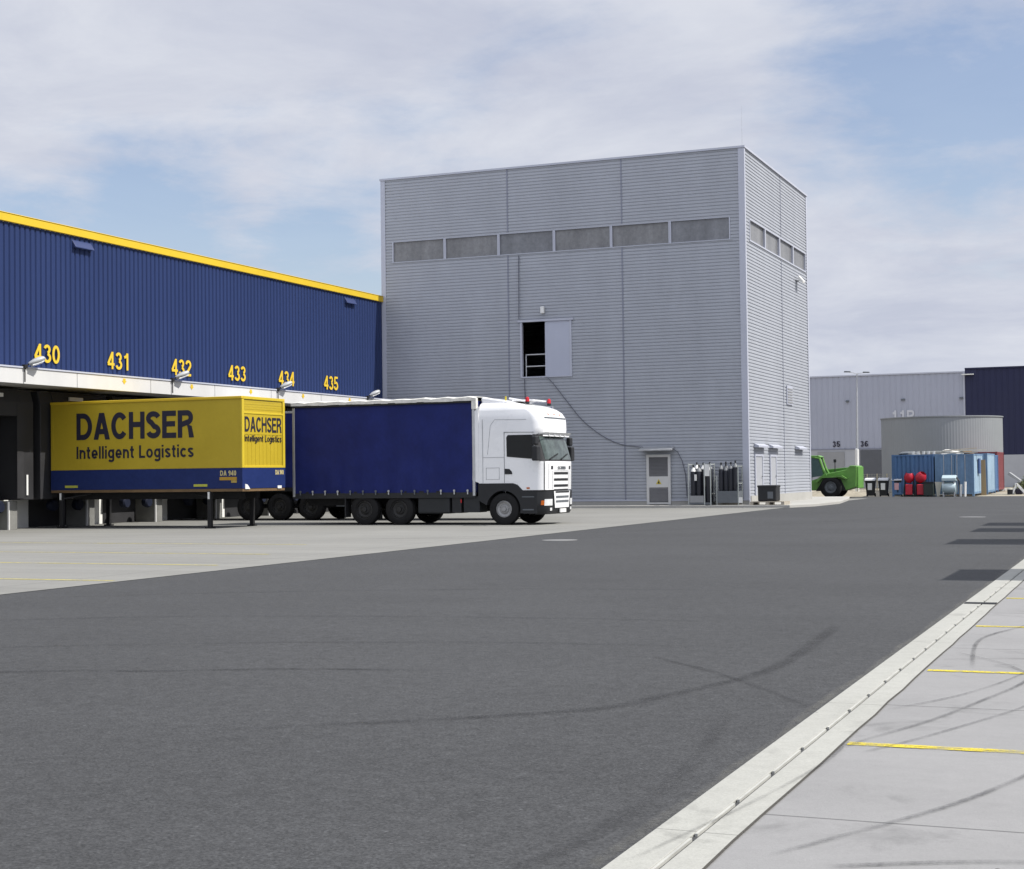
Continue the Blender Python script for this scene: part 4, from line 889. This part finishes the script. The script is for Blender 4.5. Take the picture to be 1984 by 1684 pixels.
for x in (-18.88, -18.16, -17.88):
    for yy in (y - .32, y + .32): b.bar((x, yy, G0), (x, yy, G0 + 1.85), .045)
for z in (.5, 1.8):
    b.bar((-18.88, y + .32, G0 + z), (-17.88, y + .32, G0 + z), .035); b.bar((-18.88, y - .32, G0 + z), (-18.88, y + .32, G0 + z), .035); b.bar((-17.88, y - .32, G0 + z), (-17.88, y + .32, G0 + z), .035)
b.build('frame', mat('pale_rack_paint', (.33, .35, .34), .5, .1), rk); box('tray', PLASTG, rk, -18.9, -17.86, y - .34, y + .34, G0 + .03, G0 + .12); box('front_plate', MGREY, rk, -18.84, -18.2, y - .345, y - .315, G0 + .12, G0 + .42)
k = 0
for x, yy, h in ((-18.7, y - .15, 1.5), (-18.45, y - .15, 1.5), (-18.62, y + .14, 1.62), (-18.32, y + .12, 1.6), (-18.02, y - .15, 1.55), (-18.03, y + .14, 1.62)):
    cyl_mesh('gas_cylinder', CYLB, x, yy, G0 + .125, .125, h, ('front left black gas cylinder in the pale rack, white shoulder', 'black gas cylinder next to the front post of the pale rack', 'taller black gas cylinder at the back left of the pale rack', 'back middle black gas cylinder of the pale rack', 'black gas cylinder in the narrow right bay of the pale rack, in front', 'black gas cylinder in the narrow right bay of the pale rack, behind')[k], 'gas cylinders at the tower corner'); k += 1
box('label_plate', SIGNW, rk, -18.14, -17.92, y - .34, y - .325, G0 + 1.28, G0 + 1.8); box('label_plate', SIGNW, rk, -18.62, -18.52, y - .30, y - .285, G0 + 1.08, G0 + 1.36)
cg = thing('cylinder_crate', (-17.05, y, G0), 'grey steel crate full of dark gas cylinders at the tower corner', 'crate', 'gas cylinder racks at the tower corner')
b = MB().box(-17.62, -16.62, y - .36, y - .33, G0 + .1, G0 + .62); b.box(-17.62, -16.62, y + .33, y + .36, G0 + .1, G0 + .62); b.box(-17.62, -17.59, y - .33, y + .33, G0 + .1, G0 + .62); b.box(-16.65, -16.62, y - .33, y + .33, G0 + .1, G0 + .62); b.box(-17.59, -16.65, y - .33, y + .33, G0 + .1, G0 + .13)
b.build('box_wall', PLASTG, cg)
b = MB()
for x in (-17.6, -16.64):
    for yy in (y - .345, y + .345): b.bar((x, yy, G0), (x, yy, G0 + (1.3 if x < -17 else 1.75)), .04)
b.bar((-16.64, y - .345, G0 + 1.7), (-16.64, y + .345, G0 + 1.7), .035); b.bar((-16.64, y - .345, G0 + .95), (-16.64, y + .345, G0 + .95), .035); b.bar((-17.6, y + .345, G0 + 1.28), (-16.64, y + .345, G0 + 1.28), .03)
b.build('frame', mat('rack_paint', (.25, .27, .26), .5, .1), cg); box('label_plate', SIGNW, cg, -16.62, -16.46, y - .37, y - .355, G0 + .1, G0 + .34)
k = 0
for x, yy, h in ((-17.44, y - .15, 1.58), (-17.22, y - .15, 1.52), (-17.0, y - .15, 1.6), (-16.8, y - .15, 1.66), (-17.3, y + .14, 1.62)):
    cyl_mesh('gas_cylinder', CYLB, x, yy, G0 + .135, .105, h, ('leftmost dark gas cylinder in the grey crate at the tower corner', 'second dark gas cylinder from the left in the grey crate', 'third dark gas cylinder from the left in the grey crate', 'rightmost and tallest dark gas cylinder in the grey crate', 'dark gas cylinder in the back row of the grey crate')[k], 'gas cylinders at the tower corner'); k += 1
px, py = -15.35, 67.15
pl = thing('pallet', (px, py, G0), 'flat wooden pallet on the pavement at the tower corner, under the black crate', 'pallet')
b = MB()
for k in range(7): b.box(px - .75, px + .75, py - .6 + k * .175, py - .6 + k * .175 + .14, G0 + .12, G0 + .15)
b.build('deck', WOODG, pl); b = MB()
for x in (-.75, -.07, .61): b.box(px + x, px + x + .14, py - .6, py + .6, G0, G0 + .119)
b.build('block', WOODG, pl)
bc = thing('plastic_crate', (px - .05, py, G0 + .15), 'black rounded crate standing on the wooden pallet', 'crate')
z = G0 + .155
MB().box(px - .46, px + .36, py - .38, py + .42, z, z + .66).build('body', PLAST, bc, bevel=.06, seg=3)
MB().box(px - .48, px + .38, py - .40, py + .44, z + .6, z + .7).build('lid', PLAST, bc, bevel=.04, seg=3); MB().box(px - .02, px + .22, py - .395, py - .37, z + .12, z + .42).build('label_plate', PLASTG, bc)

# ------------------------------------------------------------------ green telehandler (rear towards +X)
th = thing('telehandler', (-18.2, 91.2, 0), 'bright green telehandler half hidden behind the grey tower', 'telehandler')
ya, yb = 90.35, 92.2
b = MB().prism([(-21.2, .45), (-16.25, .43), (-15.62, .62), (-15.58, 1.85), (-15.95, 1.87), (-16.25, 1.62), (-17.5, 1.38), (-17.72, 1.18), (-18.3, .98), (-21.2, .98)], 'y', ya, yb); b.build('body', GREEN, th, bevel=.04)
b = MB().prism([(-17.9, .95), (-17.62, 1.26), (-16.4, 1.3), (-16.1, 1.12), (-16.15, 1.06), (-16.45, 1.2), (-17.55, 1.16), (-17.8, .9)], 'y', ya - .32, ya + .02); b.prism([(-17.9, .95), (-17.62, 1.26), (-16.4, 1.3), (-16.1, 1.12), (-16.15, 1.06), (-16.45, 1.2), (-17.55, 1.16), (-17.8, .9)], 'y', yb - .02, yb + .3); b.build('fender', GREEN, th)
MB().prism([(-17.95, .4), (-17.5, 1.1), (-16.5, 1.1), (-16.2, .42)], 'y', ya - .02, ya - .002).build('wheel_recess', DSTEEL, th)
b = MB()
for yy in (ya + .05, yb - .9):
    b.tube([(-17.32, yy, 1.3), (-17.55, yy, 1.75), (-17.72, yy, 2.3), (-18.0, yy, 2.36)], .07); b.tube([(-19.5, yy, .95), (-19.5, yy, 2.36), (-18.0, yy, 2.38)], .055)
b.build('cab_frame', GREEN, th, smooth=True)
MB().prism([(-19.5, 2.33), (-17.75, 2.32), (-17.62, 2.38), (-17.8, 2.47), (-19.4, 2.48)], 'y', ya, yb - .85).build('cab_roof', GREEN, th, bevel=.03)
MB().prism([(-19.45, 1.0), (-17.5, 1.3), (-17.74, 2.32), (-19.45, 2.32)], 'y', ya + .04, ya + .06).build('cab_glass', mat('tinted_cab_glass', (.06, .1, .1), .08, 0, .2, 2), th)
MB().box(-19.1, -18.3, ya + .3, ya + .8, 1.0, 1.75).build('seat', PLAST, th, bevel=.05)
b = MB().bar((-15.9, yb - .3, 1.62), (-21.5, yb - .3, 1.15), .34, .36); b.build('boom', GREEND, th, bevel=.03)
MB().box(-15.6, -15.5, ya + .05, yb - .05, .55, 1.8).build('rear_plate', GREEN, th, bevel=.03)
MB().tube([(-16.84, ya + .1, 1.5), (-16.84, ya + .1, 2.1)], .025).build('exhaust', DSTEEL, th); MB().box(-16.92, -16.76, ya + .04, ya + .16, 2.05, 2.24).build('mirror', PLAST, th, bevel=.03)
for x in (-17.05, -20.3):
    wheel(th, x, ya - .12, .62, .42, PLASTG, -1, rim_r=.55, hubs=False); wheel(th, x, yb + .12, .62, .42, PLASTG, 1, rim_r=.55, hubs=False)
MB().box(-17.4, -16.7, ya + .002, yb, .45, .8).build('axle_housing', DSTEEL, th)

# ------------------------------------------------------------------ far yard: bins, mixers, containers
def bin_(x, y, lab, stick, lidm):
    t = thing('wheelie_bin', (x, y, 0), lab, 'bin', 'wheelie bins in a row at the far end of the road')
    b = MB(); lo, hi = .21, .28
    for z, q in ((.06, lo), (.95, hi)): b.v += [(x - q, y - q, z), (x + q, y - q, z), (x + q, y + q, z), (x - q, y + q, z)]
    b.f = [(0, 3, 2, 1), (4, 5, 6, 7)] + [(k, (k + 1) % 4, 4 + (k + 1) % 4, 4 + k) for k in range(4)]; b.build('body', PLAST, t, bevel=.02)
    MB().prism([(y - .32, .95), (y + .3, .95), (y + .32, 1.06), (y + .1, 1.12), (y - .26, 1.05)], 'x', x - .31, x + .31).build('lid', lidm, t, bevel=.02)
    MB().prism([(-.12, .4), (.12, .4), (.13, .8), (-.13, .8)], 'y', 0, .02).build('sticker', stick, t, at=(0, 0, 0)).location = (-t['off'][0] + x, -t['off'][1] + y - .285, 0)
    for s in (-1, 1): MB().lathe((x + s * .24, y + .2, .1), 'x', [(-.03, 0), (-.03, .1), (.03, .1), (.03, 0)], 14).build('wheel', RUBBER, t)
    return t
GLID = mat('pale_grey_lid', (.45, .45, .46), .5)
bin_(-15.46, 94.3, 'black bin with pale lid nearest the green telehandler', SIGNW, GLID)
bin_(-14.67, 94.2, 'black bin with pale lid, middle one of the row of three', SIGNW, GLID)
bin_(-13.86, 94.1, 'black bin with a pinkish sticker nearest the red mixers', PINK, GLID)
def mixer(x, y, lab, tilt):
    t = thing('cement_mixer', (x, y, 0), lab, 'cement mixer', 'red cement mixers in front of the blue containers')
    ax = Vector((math.sin(tilt), -.35, math.cos(tilt))).normalized(); u = ax.cross(Vector((1, 0, 0))).normalized(); v = ax.cross(u)
    MB().lathe(Vector((x, y, 1.12)), (ax, u, v), [(-.28, .0), (-.27, .2), (-.1, .31), (.08, .31), (.3, .19), (.31, .18), (.1, .27), (-.1, .27), (-.2, 0)], 20).build('drum', REDP, t, smooth=True)
    b = MB()
    for s in (-1, 1): b.bar((x + s * .3, y - .3, .05), (x + s * .22, y, 1.1), .06); b.bar((x + s * .3, y + .35, .05), (x + s * .22, y, 1.1), .06)
    b.bar((x - .3, y - .3, .08), (x + .3, y - .3, .08), .06); b.build('stand', DSTEEL, t)
    MB().box(x - .2, x + .2, y - .36, y - .05, .1, .72).build('motor_box', REDP, t, bevel=.04)
    for s in (-1, 1): MB().lathe((x + s * .34, y + .3, .18), 'x', [(-.04, 0), (-.04, .18), (.04, .18), (.04, 0)], 16).build('wheel', RUBBER, t)
    return t
mixer(-13.12, 93.9, 'red cement mixer nearest the black bins', .1); mixer(-12.42, 93.6, 'red cement mixer beside the dark green box', .55)
t = thing('storage_box', (-11.95, 93.2, 0), 'dark green box between the red mixer and the cream board', 'box')
MB().box(-12.2, -11.66, 92.9, 93.5, .05, .8).build('body', mat('dark_green_box', (.02, .028, .024), .5), t, bevel=.02); MB().box(-12.24, -11.62, 92.86, 93.54, .8, .86).build('lid', PLAST, t)
o = MB().prism([(-11.45, 0), (-11.32, 0), (-11.15, .85), (-11.55, .85)], 'y', 93.0, 93.05).build('board', CREAM, at=(-11.4, 93, 0)); tag(o, 'cream tapered board leaning against the faded blue container', 'board')
t = thing('boiler', (-10.75, 92.9, 0), 'pale grey cylindrical tank with hood in front of the faded blue container', 'tank')
MB().lathe((-11.12, 92.7, .5), 'x', [(0, 0), (.03, .34), (.06, .36), (.74, .36), (.77, .34), (.8, 0)], 24).build('drum', PALEB, t, smooth=True)
MB().prism([(92.36, .9), (93.1, .9), (93.1, 1.2), (92.7, 1.24), (92.36, 1.08)], 'x', -11.1, -10.3).build('hood', PALEB, t, bevel=.03)
b = MB()
for x in (-11.02, -10.4):
    for yy in (92.45, 92.95): b.bar((x, yy, 0), (x, yy, .92), .06)
b.build('frame', STEEL, t); MB().tube([(-10.3, 92.6, 1.1), (-10.15, 92.6, .9), (-10.1, 92.55, .3), (-10.15, 92.5, .0)], .05).build('pipe', DGREY, t, smooth=True)
for x, h, lab in ((-10.05, .7, 'short pale post leaning beside the grey tank'), (-9.82, .85, 'taller pale post right of the grey tank')):
    o = MB().bar((x, 92.5, 0), (x + .02, 92.55, h), .1).build('post', SIGNW, at=(x, 92.5, 0)); tag(o, lab, 'post', 'pale posts near the grey tank')
def container(x0, x1, ya, yb, h, m, ml, lab, doors=False):
    t = thing('shipping_container', ((x0 + x1) / 2, (ya + yb) / 2, 0), lab, 'container', 'shipping containers in a row at the far end')
    b = MB(); z0, z1 = .12, h
    b.clad((x1 - .03, 0, 0), (0, 0, 1), (0, 1, 0), (1, 0, 0), z0 + .12, z1 - .1, ya + .15, yb - .15, .28, .05); b.clad((x0 + .03, 0, 0), (0, 0, 1), (0, 1, 0), (-1, 0, 0), z0 + .12, z1 - .1, ya + .15, yb - .15, .28, .05)
    b.build('side_wall', ml, t, recalc=False)
    b = MB()
    if doors: b.box(x0 + .12, (x0 + x1) / 2 - .015, ya + .03, ya + .06, z0 + .12, z1 - .1); b.box((x0 + x1) / 2 + .015, x1 - .12, ya + .03, ya + .06, z0 + .12, z1 - .1); b.build('door', m, t)
    else: b.clad((0, ya + .03, 0), (0, 0, 1), (1, 0, 0), (0, -1, 0), z0 + .12, z1 - .1, x0 + .12, x1 - .12, .25, .045); b.build('end_wall', m, t, recalc=False)
    b = MB()
    for x in (x0, x1 - .12):
        for yy in (ya, yb - .15): b.box(x, x + .12, yy, yy + .15, 0, z1)
    for x in (x0 + .02, x1 - .10): b.box(x, x + .08, ya + .15, yb - .15, z0, z0 + .12); b.box(x, x + .08, ya + .15, yb - .15, z1 - .1, z1 - .01)
    for yy in (ya + .01, yb - .11): b.box(x0 + .12, x1 - .12, yy, yy + .1, z0, z0 + .12); b.box(x0 + .12, x1 - .12, yy, yy + .1, z1 - .1, z1 - .01)
    b.build('frame', m, t); MB().box(x0 + .1, x1 - .1, ya + .12, yb - .12, z1 - .06, z1 - .03).build('roof', m, t)
    MB().box(x0 + .1, x1 - .1, yb - .06, yb - .04, z0 + .12, z1 - .1).build('rear_wall', m, t)
    if doors:
        for x in (x0 + .5, x0 + .95, x1 - .95, x1 - .5): MB().tube([(x, ya + .0, z0 + .1), (x, ya + .0, z1 - .08)], .02, 6).build('lock_rod', STEEL, t)
    return t
container(-14.12, -11.7, 93.8, 99.8, 2.47, CB1, CB1, 'dark blue corrugated container, leftmost of the row, behind the bins and mixers')
container(-11.62, -9.42, 93.7, 99.2, 2.47, CB2, CB3, 'faded grey blue container with double doors behind the pale grey tank', doors=True)
container(-11.6, -9.25, 100.0, 105.2, 2.55, CB2, CB3, 'pale blue container behind the double doored one, right of the brown board')
container(-11.8, -9.5, 106.0, 110.4, 2.5, CB1, CB1, 'mid blue container between the pale blue and the rusty red one')
container(-11.9, -9.62, 111.2, 116.4, 2.75, CRED, CRED, 'rusty red container, farthest of the row at the right edge')
o = MB().prism([(-9.36, 0), (-9.06, 0), (-9.09, 2.12), (-9.34, 2.12)], 'y', 97.0, 97.06).build('board', WOOD, at=(-9.1, 97, 0)); tag(o, 'tall brown board standing upright between the two pale blue containers', 'board')
o = box('door_board', mat('blue_tarp', (.05, .09, .2), .6), None, -9.40, -9.32, 95.9, 96.7, 1.3, 2.2, at=(-9.36, 96.3, 1.3)); tag(o, 'small dark blue panel hanging on the sunlit side of the faded blue container', 'panel')
for k, (xa, xb, yy, z, lab) in enumerate(((-13.2, -9.3, 94.3, 2.5, 'long grey plank lying across the container roofs, nearest the front'), (-12.4, -8.9, 95.2, 2.58, 'long grey plank raised across the container roofs behind the front one'), (-11.2, -9.4, 94.6, 2.62, 'shorter plank on top of the faded blue container'))):
    o = MB().bar((xa, yy, z + .05), (xb, yy + .5, z + .05 + .07 * k), .25, .06).build('plank', WOODG if k != 1 else CREAM, at=(xa, yy, z)); tag(o, lab, 'plank', 'planks on the container roofs')
for k in range(5):
    x = -12.95 + k * .3; o = MB().box(x, x + .12, 93.86, 94.0, 2.48, 2.66).build('white_block', SIGNW, at=(x, 93.9, 2.48))
    tag(o, 'small white block on the front edge of the container roofs', 'block', 'white blocks on the container roofs')
for k, (x, y_, w_, h_, m_2, lab) in enumerate(((-10.9, 95.6, .5, .28, TARP, 'crumpled white tarpaulin bundle on the roof of the faded blue container'), (-10.1, 96.2, .35, .2, RUST, 'small brown bundle on the roof of the faded blue container'), (-13.5, 96.5, .45, .22, PLASTG, 'grey bundle on the roof of the dark blue container'))):
    b = MB(); n = 12
    for j in range(5):
        for i in range(n): a = 2 * math.pi * i / n; rr = w_ * (1 - (j / 4.6) ** 2) ** .5 * random.uniform(.8, 1.15); b.v.append((x + math.cos(a) * rr * 1.5, y_ + math.sin(a) * rr, 2.46 + h_ * j / 4 * random.uniform(.85, 1.1)))
    for j in range(4):
        for i in range(n): b.f.append((j * n + i, j * n + (i + 1) % n, (j + 1) * n + (i + 1) % n, (j + 1) * n + i))
    b.f.append(tuple(4 * n + i for i in range(n))); o = b.build('bundle', m_2, at=(x, y_, 2.46)); tag(o, lab, 'bundle', 'bundles on the container roofs')
# things at the far right edge
o = MB().prism([(-8.05, 1.2), (-7.95, 1.35), (-7.3, .85), (-7.35, .75)], 'y', 99.6, 100.9).build('sheet_metal', MGREY, at=(-7.7, 100, .8)); tag(o, 'tilted grey metal sheet beside the rusty red container', 'sheet')
t = thing('drum', (-7.85, 99.3, 0), 'dark low drum with a pale lid at the foot of the red container', 'drum'); MB().lathe((-7.85, 99.3, 0), 'z', [(0, 0), (0, .2), (.3, .21), (.3, 0)], 16).build('body', PLAST, t); MB().lathe((-7.85, 99.3, .3), 'z', [(0, .0), (0, .22), (.08, .2), (.1, 0)], 16).build('lid', CREAM, t)
t = thing('trestle', (-7.35, 99.5, 0), 'white A-shaped trestle over a dark bundle at the right edge', 'trestle')
b = MB()
for yy in (99.2, 99.9): b.bar((-7.75, yy, 0), (-7.5, yy, .62), .1); b.bar((-7.5, yy, .62), (-6.95, yy, 0), .1)
b.bar((-7.52, 99.2, .6), (-7.52, 99.9, .6), .14); b.build('frame', SIGNW, t); MB().box(-7.6, -7.15, 99.3, 99.8, 0, .36).build('bundle', NAVY, t, bevel=.08)
def foliage(b, c, rad, n, size):
    for _ in range(n):
        while 1:
            p = Vector([random.uniform(-1, 1) for _ in range(3)])
            if .25 < p.length < 1: break
        p = Vector(c) + Vector((p.x * rad[0], p.y * rad[1], p.z * rad[2])); d = Vector([random.gauss(0, 1) for _ in range(3)]).normalized(); e = d.cross(Vector((.3, .2, 1))).normalized(); s = size * random.uniform(.6, 1.4)
        b.quad(p, p + d * s + e * s * .45, p + d * 2 * s, p + d * s - e * s * .45)
for x, y_, s, lab in ((-6.6, 102.6, 1.0, 'green bush behind the white trestle at the right edge'), (-5.0, 104, 1.2, 'green bush farther right, past the photo edge'), (-7.5, 104.5, .55, 'small low bush right of the rusty red container')):
    t = thing('bush', (x, y_, 0), lab, 'bush', 'bushes at the far right')
    b = MB()
    for k in range(6): foliage(b, (x + random.uniform(-.8, .8) * s, y_ + random.uniform(-.6, .6) * s, random.uniform(.4, 1.0) * s), (.55 * s, .5 * s, .45 * s), 260, .055)
    b.build('foliage', LEAF if s > .6 else LEAF2, t, recalc=False)
    b = MB()
    for k in range(5): b.tube([(x, y_, 0), (x + random.uniform(-.6, .6) * s, y_ + random.uniform(-.4, .4) * s, .9 * s)], [.03, .01], 6)
    b.build('stem', RUST, t)
# site fence between telehandler and containers
fe = thing('site_fence', (-15.9, 100.5, 0), 'low wire site fence with pale posts behind the bins', 'fence')
b = MB()
for k in range(5): b.bar((-17.3 + k * .62, 100.5, 0), (-17.3 + k * .62, 100.5, 1.35), .05)
b.build('post', mat('pale_fence_post', (.4, .36, .25), .7), fe); b = MB()
for k in range(9): b.bar((-17.3, 100.5, .2 + k * .14), (-14.82, 100.5, .2 + k * .14), .02)
for k in range(24): b.bar((-17.25 + k * .103, 100.515, .15), (-17.25 + k * .103, 100.515, 1.34), .012)
b.build('wire_mesh', mat('fence_wire', (.3, .3, .26), .6, .2), fe)
o = MB().bar((-14.45, 97.5, 0), (-14.45, 97.5, 1.75), .14).build('post', CREAM, at=(-14.45, 97.5, 0)); tag(o, 'pale wooden post at the left edge of the dark blue container', 'post')
for k, (x, y_, s) in enumerate(((-17.6, 97.5, 1.0), (-16.0, 98.6, .8), (-18.8, 96.0, .8))):
    b = MB(); n = 14
    for i in range(n):
        for j in range(7): a = 2 * math.pi * i / n; r = s * 1.3 * j / 6; b.v.append((x + math.cos(a) * r * 1.8, y_ + math.sin(a) * r, .42 * s * (1 - (j / 6) ** 1.4) * random.uniform(.85, 1.15) - .02))
    for i in range(n):
        for j in range(6): b.f.append((i * 7 + j, i * 7 + j + 1, ((i + 1) % n) * 7 + j + 1, ((i + 1) % n) * 7 + j))
    o = b.build('sand_heap', SAND, at=(x, y_, 0)); tag(o, ('flat heap of sand on the ground right of the telehandler wheel', 'flat heap of sand behind the black bins', 'flat heap of sand under the telehandler')[k], 'sand heap', 'heaps of sand at the end of the road')

# ------------------------------------------------------------------ round sprinkler tank
tkx, tky, tr_ = -14.0, 117.0, 4.28
wt = thing('water_tank', (tkx, tky, 0), 'large round grey ribbed metal tank behind the blue containers', 'tank')
b = MB(); n = 260
for z in (.1, 5.3):
    for k in range(n * 2):
        a = math.pi * k / n; r = tr_ + (0 if k % 4 < 2 else -.007); b.v.append((tkx + r * math.cos(a), tky + r * math.sin(a), z))
m2 = n * 2; b.f = [(k, (k + 1) % m2, m2 + (k + 1) % m2, m2 + k) for k in range(m2)]; b.build('shell', TANK, wt, recalc=False)
MB().lathe((tkx, tky, 0), 'z', [(5.28, tr_ + .06), (5.36, tr_ + .06), (5.36, tr_ - .1), (5.4, 0)], 72).build('roof', TANK, wt)
MB().lathe((tkx, tky, 0), 'z', [(0, tr_ + .15), (.18, tr_ + .15), (.18, tr_ - .2)], 72).build('base_ring', CONCW, wt)

# ------------------------------------------------------------------ far warehouses
FY = 140
fw_ = thing('far_warehouse', (-40, 170, 0), 'distant pale grey warehouse wall with dock numbers 35 and 36 behind the round tank', 'warehouse', 'distant warehouses')
MB().clad((0, FY, 0), (0, 0, 1), (1, 0, 0), (0, -1, 0), 3.5, 10.0, -80, -14.75, .5, .03).build('facade', FARG, fw_, recalc=False)
MB().box(-80, -14.75, FY + .05, 220, 3.4, 9.9).build('wall', FARG, fw_); MB().box(-80, -14.75, FY - .03, 220, 0, 3.45).build('lower_wall', FARC, fw_)
MB().box(-80, -14.76, FY - .08, FY + .3, 10.0, 10.12).build('roof_edge', TRIM, fw_); MB().box(-14.83, -14.68, FY - .1, FY + .1, 3.5, 10.1).build('corner_trim', TRIM, fw_); MB().box(-80, -14.75, FY - .06, FY + .02, 3.45, 3.56).build('drip_edge', TRIMD, fw_)
text('dock_number', '35', NAVY, fw_, (-26.25, FY - .03, 3.72), (1, 0, 0), (0, 0, 1), .68, .5, bold=.03); text('dock_number', '36', NAVY, fw_, (-23.78, FY - .03, 3.70), (1, 0, 0), (0, 0, 1), .68, .5, bold=.03)
text('dock_number', '11R', mat('faded_white_paint', (.42, .43, .46), .6), fw_, (-21.0, FY - .03, 5.75), (1, 0, 0), (0, 0, 1), 2.0, 1.1, t=.18, gap=.16)
box('dock_door', mat('far_door_grey', (.075, .08, .09), .6), fw_, -23.8, -21.6, FY - .1, FY - .031, .6, 3.4); box('dock_door', MGREY, fw_, -27.6, -25.2, FY - .1, FY - .031, .6, 3.3)
for x in (-24.85, -19.97, -15.0): MB().prism([(FY - .02, 7.88), (FY - .2, 7.78), (FY - .2, 7.72), (FY - .02, 7.72)], 'x', x - .15, x + .15).build('wall_lamp', PLASTG, fw_)
fn = thing('far_warehouse', (10, 170, 0), 'distant dark navy warehouse wall at the right edge behind the containers', 'warehouse', 'distant warehouses')
MB().clad((0, FY - .2, 0), (0, 0, 1), (1, 0, 0), (0, -1, 0), 2.8, 10.25, -14.66, 60, .5, .03).build('facade', FARN, fn, recalc=False)
MB().box(-14.66, 60, FY - .15, 220, 2.7, 10.2).build('wall', FARN, fn); MB().box(-14.66, 60, FY - .26, 220, 0, 2.78).build('lower_wall', FARC, fn); MB().box(-14.66, 60, FY - .3, FY + .1, 10.25, 10.37).build('roof_edge', FARN, fn)
MB().box(-14.9, -13.9, FY - .6, FY - .25, 9.75, 9.83).build('sign_bracket', SIGNW, fn)

# ------------------------------------------------------------------ lamp post
lp = thing('lamp_post', (-18.05, 105, 0), 'tall thin pale lamp post in front of the distant grey warehouse', 'lamp post')
MB().tube([(-18.1, 105, 0), (-18.07, 105, 3.0), (-18.05, 105, 3.02)], [.13, .12, .075], 10).build('base', SIGNW, lp, smooth=True)
MB().tube([(-18.05, 105, 3.0), (-17.98, 105, 8.05)], [.075, .045], 10).build('pole', STEEL, lp, smooth=True)
b = MB().tube([(-18.7, 105, 8.2), (-18.3, 105, 8.14), (-17.98, 105, 8.05), (-17.6, 105, 8.1), (-17.3, 105, 8.12)], .022); b.build('arm', STEEL, lp)
for x, z in ((-18.6, 8.2), (-17.35, 8.12)): MB().prism([(x - .24, z - .03), (x + .2, z - .04), (x + .2, z + .03), (x - .2, z + .06)], 'y', 104.88, 105.12).build('lamp_head', PLASTG, lp, bevel=.02)
